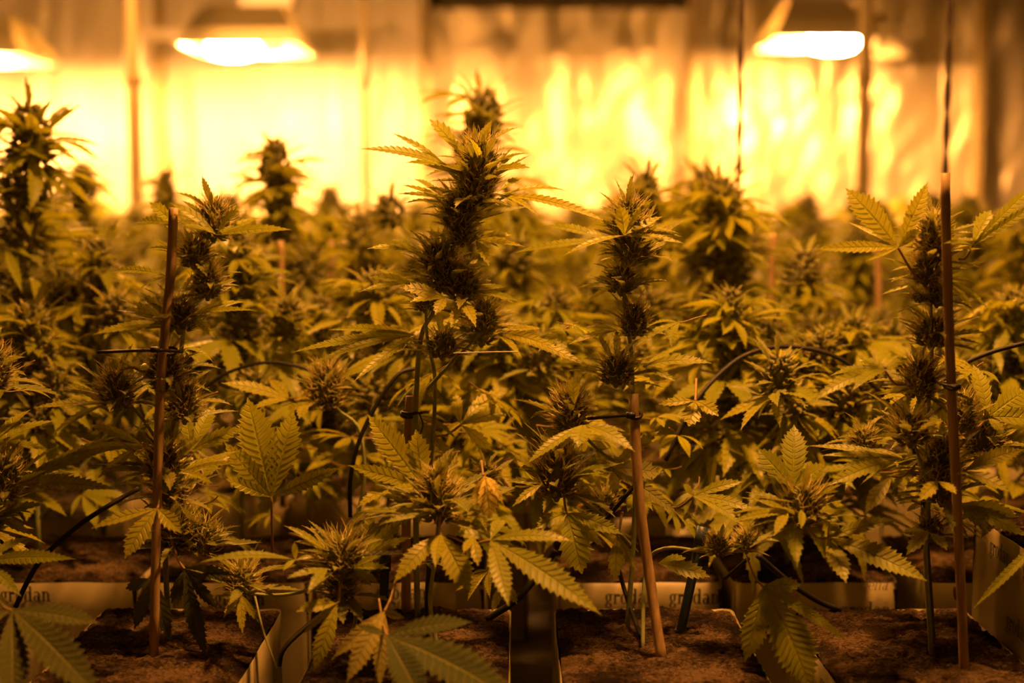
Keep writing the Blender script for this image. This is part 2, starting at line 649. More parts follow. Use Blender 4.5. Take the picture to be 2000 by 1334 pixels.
def foil_sheet(x0, x1, ztop, crumple, fold, mat, seed, yo):
    nx = int((x1 - x0) * 75); nz = 150
    mb = MB()
    z0 = FLOOR + .02
    for j in range(nz + 1):
        z = z0 + (ztop - z0) * j / nz
        for i in range(nx + 1):
            u = i / nx
            x = x0 + (x1 - x0) * u
            a = noise.noise(V((x * 3.0 + seed * 9, z * .5, seed)))
            sx = x + .22 * z
            b = noise.noise(V((sx * 4 + seed * 5, z * 1.1, seed * 3.1)))
            c = 1 - abs(noise.noise(V((sx * 7, z * 2.0 - x * 2, seed * 7.7)))) * 2
            c2 = 1 - abs(noise.noise(V((sx * 12 - z * 9, z * 5 + x * 3, seed * 2.3)))) * 2
            edge = min(1, min(u, 1 - u) * 8)
            y = yo + (a * fold + (b * .02 + c * .010 + c2 * .006) * crumple) * (.35 + .65 * edge)
            mb.v.append(V((x, y, z)))
    for j in range(nz):
        for i in range(nx):
            a = j * (nx + 1) + i
            mb.face([a, a + 1, a + nx + 2, a + nx + 1])
    me = mb.mesh('foil_sheet', mat)
    o = obj('foil_sheet', me, wb)
    o.matrix_basis = Matrix.Translation(-V(wb.location))
    return o


xs = [-3.05, -2.2, -1.228, -.31, .63, 1.53, 2.3, 3.05]
for k in range(7):
    right = k >= 3
    foil_sheet(xs[k] - .02, xs[k + 1] + .02, 1.135 if k in (3,) else 2.05, 1.4 if right else .45, .05 if right else .025,
               'foil' if right else 'foil2', k + 1, WALL_Y + (.0 if k % 2 else .03))

# horizontal dark batten and vertical wall posts
for k, (px, wpx) in enumerate([(318, 13), (828, 11), (1350, 12), (1905, 12)]):
    a = P(px, 300, WALL_Y - .06)
    mb = MB(); mb.box((0, 0, .68), (M_(wpx, WALL_Y), .05, 2.84))
    o = obj('trim_%d' % (k + 1), mb.mesh('trim', 'post', False), None, (a.x, WALL_Y - .075, 0))
    tag(o, kind='structure')

# ------------------------------------------------------------------ free-standing steel posts
for px, py, Y, wpx, lab in [
    (262, 200, 3.4, 29, 'thick upright steel post beside the leftmost grow lamp'),
    (713, 200, 3.8, 15, 'thin upright steel post right of the big left wall glow'),
    (1688, 200, 3.4, 27, 'thick upright steel post touching the right grow lamp'),
    (1485, 200, 4.6, 11, 'very thin upright steel post left of the right grow lamp')]:
    a = P(px, py, Y)
    wd = M_(wpx, Y)
    e = empty('steel_post', (a.x, Y, FLOOR), lab, 'post', 'upright steel posts')
    mb = MB(); mb.tube([(0, 0, 0), (0, 0, CEIL - FLOOR)], wd / 2, 12)
    obj('pole', mb.mesh('pole', 'post'), e)
    mb = MB(); mb.box((0, 0, .006), (wd * 2.4, wd * 2.4, .012))
    obj('foot_plate', mb.mesh('foot_plate', 'steel', False), e)
    mb = MB(); mb.tube([(0, 0, a.z - FLOOR + .04), (0, 0, a.z - FLOOR + .075)], wd * .62, 12)
    obj('collar', mb.mesh('collar', 'post'), e)

# ------------------------------------------------------------------ dark twisted ropes
for px, Y, wpx, lab in [(1446, 1.62, 11, 'dark twisted rope hanging left of the right grow lamp'),
                        (1851, 1.62, 13, 'dark twisted rope hanging near the right edge behind the tall stake')]:
    a = P(px, 200, Y)
    mb = MB()
    r = M_(wpx, Y) / 2
    for s in range(2):
        pts = []
        for k in range(190):
            z = .16 + k / 189 * (CEIL - .16)
            an = z * 75 + s * PI
            wob = noise.noise(V((z * 6, px, 0))) * .003
            pts.append((a.x + wob + math.cos(an) * r * .5, Y + math.sin(an) * r * .5, z))
        mb.tube(pts, r * .62, 5)
    tag(centred('hanging_rope', mb, 'rope'), lab, 'rope', 'hanging ropes')


# ------------------------------------------------------------------ grow lamps
def grow_lamp(x, y, z, label, L=.36, bulb_off=-.04, yaw=0.0, group='grow lamps with open reflector hoods', bulb='bulb'):
    """z is the rim height of the hood; the lamp hangs from the ceiling by two wires"""
    e = empty('grow_lamp', (x, y, z), label, 'lamp', group)
    e.rotation_euler.z = yaw
    # hood: an open trough with sloped sides, folded from sheet with thickness
    mb = MB()
    prof = [(-.17, 0), (-.165, .03), (-.075, .105), (.075, .105), (.165, .03), (.17, 0)]
    tk = .004
    outer = [(a * 1.02, b + (tk if b > .01 else 0)) for a, b in prof]
    for pr, fl in ((prof, False), (outer, True)):
        i = len(mb.v)
        for sx in (-1, 1):
            for yy, zz in pr:
                mb.v.append(V((sx * (L / 2 - zz * .55), yy, zz)))
        n = len(pr)
        for k in range(n - 1):
            q = [i + k, i + k + 1, i + n + k + 1, i + n + k]
            mb.face(q if fl else q[::-1])
        mb.face([i + k for k in range(n)]); mb.face([i + n + k for k in range(n)])
    for k in (0, 5):
        mb.face([k, k + 6, k + 18, k + 12])
    obj('hood', mb.mesh('hood', 'reflector', False), e)
    mb = MB()
    for s in (-1, 1):
        mb.box((0, s * .175, -.004), (L + .02, .012, .012))
        mb.box((s * L / 2, 0, -.004), (.012, .34, .012))
    obj('rim', mb.mesh('rim', 'steel', False), e)
    # bulb lying along x
    mb = MB()
    bl = .15
    x0 = bulb_off - bl / 2
    BZ = -.002
    prof = [(0, .012), (.015, .024), (.05, .03), (.1, .03), (.135, .022), (.15, .006)]
    mb.tube([(x0 + a, 0, BZ) for a, b in prof], [b * 1.12 for a, b in prof], 12)
    obj('bulb', mb.mesh('bulb', bulb), e)
    mb = MB()
    mb.tube([(x0 + .15, 0, BZ), (x0 + .19, 0, BZ)], .018, 10)
    mb.box((x0 + .2, 0, .03), (.03, .04, .09))
    obj('socket', mb.mesh('socket', 'cord'), e)
    mb = MB(); mb.box((.06, 0, .16), (.15, .11, .1)); mb.box((.06, 0, .215), (.16, .02, .02))
    obj('ballast', mb.mesh('ballast', 'steel', False), e)
    for s in (-1, 1):
        mb = MB(); mb.tube([(s * L * .3, 0, .1), (s * L * .3, 0, CEIL - z)], .0022, 5)
        obj('hanging_wire', mb.mesh('hanging_wire', 'steel'), e)
    mb = MB()
    mb.tube(smooth_path([(.12, .02, .19), (.2, .03, .23), (.24, .03, .14), (.21, .02, .06), (x0 + .23, 0, .06)], 6), .005, 6)
    obj('power_cord', mb.mesh('power_cord', 'cord'), e)
    return e


a = P(486, 92, 4.2)
grow_lamp(a.x, 4.2, a.z, 'glowing grow lamp left of centre between two steel posts', .34, -.045)
# rail the left lamp is bolted to
ra = P(280, 66, 4.42); rb = P(545, 66, 4.42)
mb = MB(); mb.box(((ra.x + rb.x) / 2, 4.42, ra.z), (rb.x - ra.x, .03, .03))
for s in (ra.x + .02, rb.x - .02):
    mb.box((s, 4.42, (ra.z + .035 + CEIL) / 2), (.008, .008, CEIL - ra.z - .035))
tag(centred('lamp_rail', mb, 'steel', False), 'pale horizontal mounting rail behind the left of centre lamp', 'rail')
a = P(1586, 80, 4.2)
grow_lamp(a.x, 4.2, a.z, 'glowing grow lamp at the upper right beside a thick post', .28, .06)
a = P(-75, 112, 4.2)
grow_lamp(a.x, 4.2, a.z, 'grow lamp hood cut off by the upper left corner', .46, -.06)
a = P(1735, 112, 4.6)
# small conical wall lamp shade with looping cord, unlit
e = empty('cone_lamp', (a.x, 4.6, a.z), 'small unlit conical lamp shade with looping cord, right of the thick post', 'lamp')
mb = MB()
rr = M_(46, 4.6)
mb.tube([(0, 0, 0), (0, 0, .004), (.0, 0, rr * .85), (0, 0, rr * .9)], [rr, rr, rr * .25, rr * .2], 16)
obj('shade', mb.mesh('shade', 'shade'), e)
mb = MB(); mb.tube(smooth_path([(0, 0, rr * .8), (.03, 0, .1), (.09, 0, .07), (.1, 0, .13), (.04, 0, .16), (.06, .0, .4), (.06, 0, CEIL - a.z)], 6), .005, 6)
obj('cord', mb.mesh('cord', 'cord'), e)
# the rows of lamps that go on out of the frame, over the benches
for x, y, z, lab in [(-.85, 2.6, 1.3, 'grow lamp hanging over the middle rows, left, above the frame'),
                     (.26, 1.03, 1.3, 'grow lamp hanging over the middle rows, right, above the frame')]:
    grow_lamp(x, y, z, lab, .36, bulb='bulb_low')


# ------------------------------------------------------------------ benches
for k, (y0, y1) in enumerate([(.72, 1.98), (2.02, 3.28), (3.32, 4.58)]):
    e = empty('grow_bench', (0, (y0 + y1) / 2, FLOOR),
              'dark flat grow bench tray under the %s rows of blocks' % ('front', 'middle', 'rearmost')[k], 'bench', 'grow benches')
    mb = MB(); mb.box((0, 0, -FLOOR - .02), (4.4, y1 - y0, .038))
    for s in (-1, 1):
        mb.box((0, s * (y1 - y0 - .02) / 2, -FLOOR + .006), (4.4, .02, .014))
    obj('tray', mb.mesh('tray', 'tray', False), e)
    for sx in (-1.9, 0, 1.9):
        for sy in (-.5, .5):
            mb = MB(); mb.tube([(sx, sy, 0), (sx, sy, -FLOOR - .04)], .02, 8)
            obj('leg', mb.mesh('leg', 'steel'), e)


# ------------------------------------------------------------------ lettering drawn from thick-thin strokes
def glyphs(mb, text, size, slant=0.0, weight=1.0):
    """serif letters in the x/z plane, baseline at z = 0; returns the width"""
    polys = []
    x = 0.0
    st = .17 * weight
    hl = .07 * weight

    def rect(a, b, c, d):
        polys.append([(a, b), (c, b), (c, d), (a, d)])

    def ring(cx, cz, rx, rz, a0=0, a1=360, n=18):
        for k in range(n):
            t0 = math.radians(a0 + (a1 - a0) * k / n); t1 = math.radians(a0 + (a1 - a0) * (k + 1) / n)
            ix, iz = rx - st * 1.0, rz - hl
            polys.append([(cx + rx * math.cos(t0), cz + rz * math.sin(t0)), (cx + rx * math.cos(t1), cz + rz * math.sin(t1)),
                          (cx + ix * math.cos(t1), cz + iz * math.sin(t1)), (cx + ix * math.cos(t0), cz + iz * math.sin(t0))])

    for ch in text:
        if ch == 'o':
            ring(x + .36, .5, .36, .52); x += .8
        elif ch == 'd':
            ring(x + .34, .5, .34, .52); rect(x + .52, 0, x + .52 + st, 1.5)
            rect(x + .4, 1.42, x + .55, 1.5); rect(x + .6, 0, x + .84, .08); x += .9
        elif ch == 'a':
            ring(x + .28, .3, .28, .32); ring(x + .32, .66, .3, .36, 0, 150)
            rect(x + .45, 0, x + .45 + st, .68); rect(x + .55, 0, x + .76, .08); x += .8
        elif ch == 'n':
            rect(x + .08, 0, x + .08 + st, 1.0); rect(x - .02, .92, x + .15, 1.0); rect(x - .02, 0, x + .36, .08)
            ring(x + .4, .64, .3, .38, 0, 170); rect(x + .53, 0, x + .53 + st, .68); rect(x + .44, 0, x + .8, .08); x += .86
        elif ch == 'r':
            rect(x + .08, 0, x + .08 + st, 1.0); rect(x - .02, .92, x + .15, 1.0); rect(x - .02, 0, x + .38, .08)
            ring(x + .42, .66, .26, .34, 40, 170); ring(x + .52, .84, .1 + st * .4, .13); x += .68
        elif ch == 'g':
            ring(x + .34, .62, .3, .4); ring(x + .34, -.12, .34, .26); rect(x + .5, .86, x + .74, 1.0)
            rect(x + .14, .1, x + .3, .26); x += .8
        elif ch == 'D':
            rect(x + .1, 0, x + .1 + st, 1.4); rect(x, 0, x + .5, .08); rect(x, 1.32, x + .5, 1.4)
            ring(x + .42, .7, .56, .7, -90, 90); x += 1.1
        elif ch == 'e':
            ring(x + .34, .5, .34, .52, 0, 320); rect(x + .1, .46, x + .66, .54); x += .76
        elif ch == 'l':
            rect(x + .1, 0, x + .1 + st, 1.5); rect(x, 1.42, x + .15, 1.5); rect(x, 0, x + .38, .08); x += .44
        elif ch == 't':
            rect(x + .14, .06, x + .14 + st, 1.32); rect(x, .92, x + .46, 1.0); ring(x + .36, .2, .22, .22, 180, 300, 8); x += .54
        else:
            x += .4
    for pl in polys:
        i = len(mb.v)
        for a, b in pl:
            mb.v.append(V(((a + slant * b) * size, 0, b * size)))
        ar = sum(pl[k][0] * pl[(k + 1) % len(pl)][1] - pl[(k + 1) % len(pl)][0] * pl[k][1] for k in range(len(pl)))
        q = [i + k for k in range(len(pl))]
        mb.face(q if ar > 0 else q[::-1])
    return x * size


LET = {}
for word, size, slant, wt, mat in (('grodan', .0088, 0, 1.15, 'ink'), ('Delta', .0068, .22, .8, 'ink2')):
    mb = MB(); wd = glyphs(mb, word, size, slant, wt)
    LET[word] = (mb.mesh('printed_word', mat, False), wd)


# ------------------------------------------------------------------ wrapped rock-wool blocks
def wool_mesh(w_, d_, h_, n, seed, holes=()):
    mb = MB()
    for j in range(n + 1):
        for i in range(n + 1):
            x = -w_ / 2 + w_ * i / n; y = -d_ / 2 + d_ * j / n
            z = h_ - .002 + .0035 * noise.noise(V((x * 45, y * 70, seed))) + .003 * noise.noise(V((x * 130, y * 200, seed + 5))) + .0016 * noise.noise(V((x * 300, y * 420, seed)))
            ed = min(i, n - i, j, n - j) / n
            z -= .004 * max(0, 1 - ed * 12)
            for hx, hy, hr, hd in holes:
                q = math.hypot(x - hx, (y - hy)) / hr
                z -= hd * max(0, 1 - q * q)
            mb.v.append(V((x, y, z)))
    for j in range(n):
        for i in range(n):
            a = j * (n + 1) + i
            mb.face([a, a + 1, a + n + 2, a + n + 1])
    i = len(mb.v)
    ring = [V((-w_ / 2, -d_ / 2, 0)), V((w_ / 2, -d_ / 2, 0)), V((w_ / 2, d_ / 2, 0)), V((-w_ / 2, d_ / 2, 0))]
    mb.v += ring
    mb.v += [p + V((0, 0, h_ - .012)) for p in ring]
    for k in range(4):
        mb.face([i + k, i + (k + 1) % 4, i + 4 + (k + 1) % 4, i + 4 + k])
    mb.face([i + 3, i + 2, i + 1, i])
    return mb.mesh('wool_body', 'wool')


def film_mesh(w_, d_, h_, seed):
    mb = MB()
    rc = .008
    loop = []
    for cx, cy, a0 in ((w_ / 2 - rc, -d_ / 2 + rc, -90), (w_ / 2 - rc, d_ / 2 - rc, 0), (-w_ / 2 + rc, d_ / 2 - rc, 90), (-w_ / 2 + rc, -d_ / 2 + rc, 180)):
        for k in range(4):
            an = math.radians(a0 + 30 * k)
            loop.append((cx + rc * math.cos(an), cy + rc * math.sin(an)))
    fine = []
    for k in range(len(loop)):
        a = loop[k]; b = loop[(k + 1) % len(loop)]
        m = 8 if math.hypot(a[0] - b[0], a[1] - b[1]) > .03 else 1
        for q in range(m):
            fine.append((a[0] + (b[0] - a[0]) * q / m, a[1] + (b[1] - a[1]) * q / m))
    n = len(fine)
    rows = 6
    for lay in (0, 1):
        for j in range(rows + 1):
            z = (h_ - .006) * j / rows
            for x, y in fine:
                if j == rows: zz = z + .0016 * noise.noise(V((x * 30, y * 30, seed)))
                else: zz = z
                k = 1 - .006 * lay
                b = .0012 * noise.noise(V((x * 20, y * 20, z * 25 + seed)))
                mb.v.append(V((x * k * (1 + b / .07), y * k * (1 + b / .07), zz)))
    o2 = (rows + 1) * n
    for j in range(rows):
        for i in range(n):
            a = j * n + i; b = j * n + (i + 1) % n
            mb.face([a, b, b + n, a + n])
            mb.face([o2 + a, o2 + a + n, o2 + b + n, o2 + b])
    for i in range(n):
        a = rows * n + i; b = rows * n + (i + 1) % n
        mb.face([a, b, o2 + b, o2 + a])
    return mb.mesh('wrapper', 'film')


BW, BD, BH = .14, .165, .15
FD = .235                        # the front row is deeper
WOOL = [wool_mesh(BW - .003, BD - .003, BH, 60, 3), wool_mesh(BW - .003, BD - .003, BH, 60, 9, ((-.0, .02, .011, .012), (.03, -.01, .012, .006), (.045, .045, .008, .006)))]
FILM = [film_mesh(BW, BD, BH, 2), film_mesh(BW, BD, BH, 6)]
WOOL_F = [wool_mesh(BW - .003, FD - .003, BH, 110, 3), wool_mesh(BW - .003, FD - .003, BH, 110, 9, ((-.012, .035, .012, .014), (.02, .0, .014, .006), (.03, .09, .009, .007), (-.04, .08, .008, .006)))]
FILM_F = [film_mesh(BW, FD, BH, 2), film_mesh(BW, FD, BH, 6)]
WOOL_LO = wool_mesh(BW - .003, BD - .003, BH, 8, 3)


def block(x, y, z, label, group, words=(), hi=True, kind=0, front=False):
    e = empty('rockwool_block', (x, y, z), label, 'grow block', group)
    obj('wool_body', (WOOL_F if front else WOOL)[kind] if hi else WOOL_LO, e)
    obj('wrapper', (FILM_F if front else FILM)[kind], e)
    for word, dx, dz, face in words:
        me, wd = LET[word]
        if face == 'front':
            obj('printed_word', me, e, (dx, -BD / 2 - .0016, dz))
        else:   # left side, reading towards the front
            o = obj('printed_word', me, e, (-BW / 2 - .0016, dx, dz))
            o.rotation_euler.z = -PI / 2
    return e


g1 = 'front row of wrapped rock-wool blocks'
Y1 = 1.09 - FD / 2
SIDE = [('grodan', .05, .128, 'left'), ('Delta', .045, .108, 'left'), ('grodan', -.02, .128, 'left'), ('grodan', .04, .07, 'left'), ('grodan', -.03, .075, 'left'), ('Delta', -.03, .1, 'left')]
block(-.43, Y1, 0, 'wrapped rock-wool block in the front row at the far left corner', g1, front=True)
block(-.25, Y1, 0, 'wrapped rock-wool block under the left bamboo-staked plant', g1, front=True, kind=0)
block(-.071, Y1, 0, 'shaded wrapped rock-wool block left of the dark centre gap', g1, front=True)
block(.1025, Y1, 0, 'wrapped rock-wool block that the leaning middle stake stands in', g1, SIDE, front=True)
block(.284, Y1, 0, 'wrapped rock-wool block with pitted bright top under the right stake', g1, SIDE, kind=1, front=True)
# a block raised on top of its neighbour at the right edge
block(.328 + BW / 2 + .032, Y1 + .005, .075, 'raised wrapped rock-wool block with brightly lit printed side at right edge', g1,
      [('grodan', .07, .125, 'left'), ('Delta', .06, .105, 'left'), ('grodan', .0, .125, 'left'), ('grodan', -.05, .09, 'left'), ('grodan', .03, .08, 'left'), ('Delta', -.0, .06, 'left')], front=True)
mb = MB(); mb.box((.43, Y1 + .005, .037), (.12, .15, .072))
tag(centred('block_riser', mb, 'film', False), 'pale spacer under the raised block at right edge', 'spacer')
g2 = 'second row of wrapped rock-wool blocks'
Y2 = 1.17 + BD / 2
WA = [('grodan', -.03, .125, 'front'), ('Delta', .0, .112, 'front'), ('grodan', .026, .123, 'front'), ('grodan', -.06, .09, 'front')]
for x, lab, wl in [
    (-.68, 'second-row block beyond the left edge leaves', WA),
    (-.53, 'second-row block at the left edge', WA),
    (-.385, 'second-row block behind the left staked plant', [('grodan', -.045, .128, 'front'), ('Delta', -.02, .112, 'front')]),
    (-.24, 'second-row block in the shade left of centre', [('grodan', -.01, .125, 'front')]),
    (-.092, 'dim second-row block with cut-off printing near the centre stake', [('grodan', -.022, .13, 'front'), ('Delta', -.004, .116, 'front')]),
    (.108, 'second-row block printed twice, behind the leaning middle stake', [('grodan', -.03, .126, 'front'), ('Delta', -.012, .112, 'front'), ('grodan', .024, .126, 'front')]),
    (.256, 'second-row block with italic word near its top edge', [('Delta', .035, .138, 'front'), ('grodan', -.045, .1, 'front'), ('Delta', -.035, .084, 'front'), ('grodan', .02, .115, 'front')]),
    (.42, 'second-row block behind the raised block at right', WA), (.58, 'second-row block outside the right edge', WA)]:
    block(x, Y2 + 0, 0, lab, g2, wl)

# ================================================================== HERO PLANTS (front rows, in focus)
TOP = .15
NDEF = (0, -.72, .7)


class Plant:
    def __init__(s, px, Y, label, group='front row of plants in focus', seed=1, topz=TOP):
        b = P(px, 1200, Y)
        s.base = V((b.x, Y, topz - .006))
        s.Y = Y
        s.e = empty('flowering_hemp_plant', s.base, label, 'plant', group)
        s.rg = random.Random(seed)
        s.n = seed * 100

    def pt(s, q):
        return P(q[0], q[1], s.Y + (q[2] if len(q) > 2 else 0))

    def stem(s, pts, r0=5.5, r1=2.5, root=False, name='stem'):
        """pts in pixels (x, y, depth offset); radii in pixels"""
        w_ = [s.pt(q) for q in pts]
        if root: w_ = [s.base] + w_
        p = smooth_path(w_, 5)
        n = len(p)
        mb = MB()
        mb.tube(p, [M_(r0 + (r1 - r0) * k / (n - 1), s.Y) for k in range(n)], 7)
        part(name, mb, 'stem', s.e, s.base)

    def flower(s, x, y, r, H=2.1, dy=0.0, axis=(0, 0, 1), nsug=16, slen=1.9):
        s.n += 1
        flower(s.e, s.base, P(x, y, s.Y + dy), M_(r, s.Y + dy), H, axis, nsug, slen, s.n)

    def leaf(s, c, tips, nrm=NDEF, pet=None, mat='leaf', arc=.07, dy=0.0, curl=0.0):
        """hand-placed palmate leaf: c = joint, tips = (x, y, depth offset, full width px[, own start])"""
        Yc = s.Y + dy
        cw = P(c[0], c[1], Yc)
        mb = MB()
        for t in tips:
            st = P(t[4][0], t[4][1], Yc) if len(t) > 4 else cw
            tw = P(t[0], t[1], Yc + t[2])
            L = (tw - st).length
            px = L / M_(1, Yc)
            teeth = max(6, min(17, int(px / 13)))
            n2 = V(nrm) + V((s.rg.uniform(-.15, .15), s.rg.uniform(-.1, .1), s.rg.uniform(-.1, .1)))
            leaflet(mb, st, tw, n2, M_(t[3] * .5, Yc), arc * s.rg.uniform(.6, 1.3), teeth, s.rg.uniform(.1, .3), 0, curl)
        mb.v = [p - cw for p in mb.v]
        o = obj('fan_leaf', mb.mesh('fan_leaf', mat), s.e, cw - s.base)
        if pet is not None:
            pw = P(pet[0], pet[1], Yc + (pet[2] if len(pet) > 2 else 0.0))
            pm = MB()
            mid = (pw - cw) * .5 + V((0, 0, -.004))
            pm.tube(smooth_path([V((0, 0, 0)), mid, pw - cw], 4), M_(2.6, Yc), 6)
            obj('petiole', pm.mesh('petiole', 'petiole'), o)
        return o

    def fill(s, n, ylo, yhi, xc, spread, lo=45, hi=90, dy=(.03, .12)):
        """extra fan leaves growing from the stem at the back of the plant"""
        for k in range(n):
            Y = s.Y + s.rg.uniform(*dy)
            p = P(xc + s.rg.uniform(-1, 1) * spread, s.rg.uniform(ylo, yhi), Y)
            an = s.rg.uniform(0, 2 * PI)
            d = V((math.cos(an), math.sin(an) * .7, s.rg.uniform(-.5, .15)))
            L = M_(s.rg.uniform(lo, hi) * 1.5, Y)
            o = obj('fan_leaf', s.rg.choice(FAN), s.e, None, frame(p - s.base, d, (0, -.2, 1), L))
            obj('petiole', s.rg.choice(PET), o, None, Matrix.Scale(.55, 4))


UPN = (0, -.66, .75)
FRN = (0, -.95, .3)

# ---- A: left plant tied to its bamboo stake
A = Plant(330, 1.0, 'dark flowering plant tied to the left bamboo stake', seed=1)
A.stem([(322, 1050, .01), (330, 900, .012), (345, 780, .015), (357, 660, .015), (378, 560, .012), (400, 490, .01), (416, 420, .01)], 6, 3, True)
A.stem([(330, 900, .012), (280, 820, .0), (232, 770, -.01)], 4, 2.5, name='branch')
A.stem([(340, 830, .012), (352, 800, .0), (360, 770, -.005)], 4, 2.5, name='branch')
for a in [(416, 432, 38, 2.1), (380, 496, 36, 1.5), (405, 552, 32, 2.1), (350, 618, 42, 1.5), (322, 722, 40, 2.1), (360, 790, 36, 2.1),
          (318, 905, 46, 1.5), (330, 960, 40, 1.5), (395, 1052, 40, 1.5), (345, 1040, 42, 2.1)]:
    A.flower(a[0], a[1], a[2], a[3], nsug=16, slen=1.75)
A.flower(228, 765, 38, 2.1, -.01)
A.leaf((423, 459), [(467, 412, -.01, 46), (571, 449, -.01, 30), (510, 425, .03, 20), (330, 396, 0, 24), (356, 440, -.02, 24)], UPN, dy=-.02)
A.leaf((340, 438), [(291, 395, -.01, 30), (262, 436, .03, 26), (372, 424, .02, 22)], NDEF)
A.leaf((335, 632), [(180, 654, -.02, 26), (228, 607, .02, 24), (280, 575, .02, 22)], UPN, dy=-.015)
A.leaf((372, 618), [(502, 607, -.02, 16), (480, 590, .03, 24), (420, 660, -.02, 20)], UPN)
A.leaf((330, 540), [(208, 535, .04, 22), (270, 570, .02, 16)], UPN, dy=.02)
A.leaf((205, 790), [(64, 797, -.02, 20), (132, 750, .02, 20), (100, 850, -.02, 18)], UPN, dy=-.01)
A.leaf((307, 993), [(243, 1092, -.02, 46), (177, 1033, -.01, 28), (355, 1042, -.02, 36)], (0, -.75, .6), (312, 955, .02), dy=-.05)
A.leaf((348, 924), [(488, 901, -.02, 14), (416, 945, -.03, 18), (470, 880, .02, 16)], UPN, dy=-.03)
A.leaf((290, 920), [(215, 950, -.01, 16), (200, 915, .02, 24), (235, 880, .03, 18)], UPN, dy=-.02)
A.leaf((360, 1111), [(405, 1290, -.01, 40), (459, 1124, -.02, 32), (340, 1190, .0, 30), (425, 1190, .02, 26)], FRN, (333, 1048, .02), 'leaf_shaded', dy=-.03)
A.leaf((300, 1130), [(332, 1252, -.01, 38), (262, 1230, .0, 32), (245, 1150, .0, 26)], FRN, (318, 1060, .02), 'leaf_shaded', dy=-.02)
A.leaf((375, 880), [(475, 835, .0, 36), (420, 790, .03, 36), (365, 815, .02, 30)], (0, -.8, .5), (345, 905, .01), dy=.02)
A.leaf((280, 870), [(170, 830, .02, 24), (128, 890, .0, 28), (190, 935, -.02, 26)], UPN, (325, 900, .01), dy=.0)
A.fill(10, 640, 1080, 330, 70)
A.fill(9, 820, 1060, 300, 150, dy=(.08, .2))

# ---- left edge plant, mostly outside the frame
L0 = Plant(-40, 1.0, 'leafy plant cut off by the left edge, below the tall blurred flower spike', seed=2)
L0.stem([(-20, 1000), (-15, 850), (-10, 700), (0, 640)], 6, 3, True)
L0.flower(5, 935, 42, 2.1, 0)
L0.flower(-15, 720, 40, 2.1, 0)
L0.flower(-30, 1010, 40, 2.1, 0)
L0.leaf((30, 948), [(232, 850, .04, 26), (212, 880, .02, 34), (234, 957, -.02, 38), (150, 925, .03, 20)], UPN, dy=-.01)
L0.leaf((-30, 1098), [(150, 1092, -.02, 36), (42, 1166, -.03, 28), (60, 1050, .03, 24)], UPN, dy=-.06)
L0.leaf((-20, 870), [(110, 822, .03, 26), (100, 880, .0, 22), (60, 800, .03, 26)], UPN, dy=0)
L0.leaf((-10, 1010), [(90, 985, .0, 26), (60, 1045, .0, 24)], UPN, dy=0)
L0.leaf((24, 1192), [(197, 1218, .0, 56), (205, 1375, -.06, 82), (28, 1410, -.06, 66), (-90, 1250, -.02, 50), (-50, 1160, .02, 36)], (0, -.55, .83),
        (-15, 1150, .0), 'leaf_shaded', dy=-.14, arc=.05)
L0.fill(7, 700, 1100, 0, 60)

# ---- B: tallest centre plant
B = Plant(815, 1.06, 'tallest sharp plant in the centre with a double flower spike', seed=3)
B.stem([(812, 1000), (812, 800), (822, 660), (848, 605), (872, 520), (905, 430), (930, 340)], 6.5, 3, True)
B.stem([(835, 1000, .01), (850, 760, .01), (835, 665, -.01), (831, 590, -.01)], 5, 2.5, name='branch')
B.stem([(835, 760, -.0), (890, 700, -.01), (930, 660, -.01), (949, 620, -.01)], 4, 2.2, name='branch')
for a in [(936, 325, 46, 2.1), (925, 372, 42, 1.5), (896, 412, 44, 1.5), (902, 456, 32, 1.5), (857, 505, 42, 1.5), (870, 540, 40, 1.5), (905, 560, 40, 1.5)]:
    B.flower(a[0], a[1], a[2], a[3], nsug=17, slen=1.8)
B.flower(947, 618, 30, 2.1, -.01)
B.flower(830, 588, 28, 1.5, -.01)
B.flower(864, 676, 34, 1.5, -.01)
B.flower(940, 650, 34, 1.5, .02)
B.leaf((889, 332), [(700, 291, -.03, 32), (764, 259, .01, 16, (870, 322)), (838, 233, .0, 38, (897, 300)), (790, 318, .02, 20), (915, 268, -.03, 26, (936, 322))], UPN, dy=-.015)
B.leaf((965, 335), [(1036, 328, -.01, 24), (1020, 347, .02, 18, (975, 374)), (983, 312, -.03, 24, (942, 335)), (1010, 298, .03, 14)], UPN, dy=-.015)
B.leaf((978, 381), [(1192, 437, -.03, 26), (1110, 374, .02, 16), (1050, 420, -.03, 16)], UPN, dy=0)
B.leaf((870, 390), [(777, 379, .0, 14), (783, 361, .02, 14), (806, 350, .04, 14)], UPN, dy=-.01)
B.leaf((821, 493), [(716, 486, -.02, 22), (760, 470, .03, 14)], UPN, dy=0)
B.leaf((930, 470), [(1026, 482, -.02, 16), (1000, 459, .0, 22), (955, 520, -.03, 26)], UPN, dy=-.01)
B.leaf((805, 553), [(720, 542, .0, 22), (699, 571, -.03, 18), (735, 525, .02, 12)], UPN, dy=0)
B.leaf((870, 582), [(780, 562, -.01, 36), (800, 590, -.02, 24), (850, 615, -.02, 26)], UPN, dy=-.03)
B.leaf((920, 570), [(1018, 590, -.03, 18), (990, 560, .02, 20), (960, 548, .03, 16)], UPN, dy=-.01)
B.leaf((813, 655), [(566, 690, -.02, 28), (640, 645, .03, 24), (600, 715, -.05, 22), (688, 748, -.06, 22), (700, 655, .01, 20)], UPN, dy=0)
B.leaf((965, 650), [(1166, 725, -.03, 28), (1085, 682, -.04, 34), (1060, 642, .03, 22), (1020, 700, -.04, 18)], UPN, dy=0)
B.leaf((900, 590), [(930, 640, -.04, 26), (880, 640, -.03, 22)], NDEF, dy=-.02)
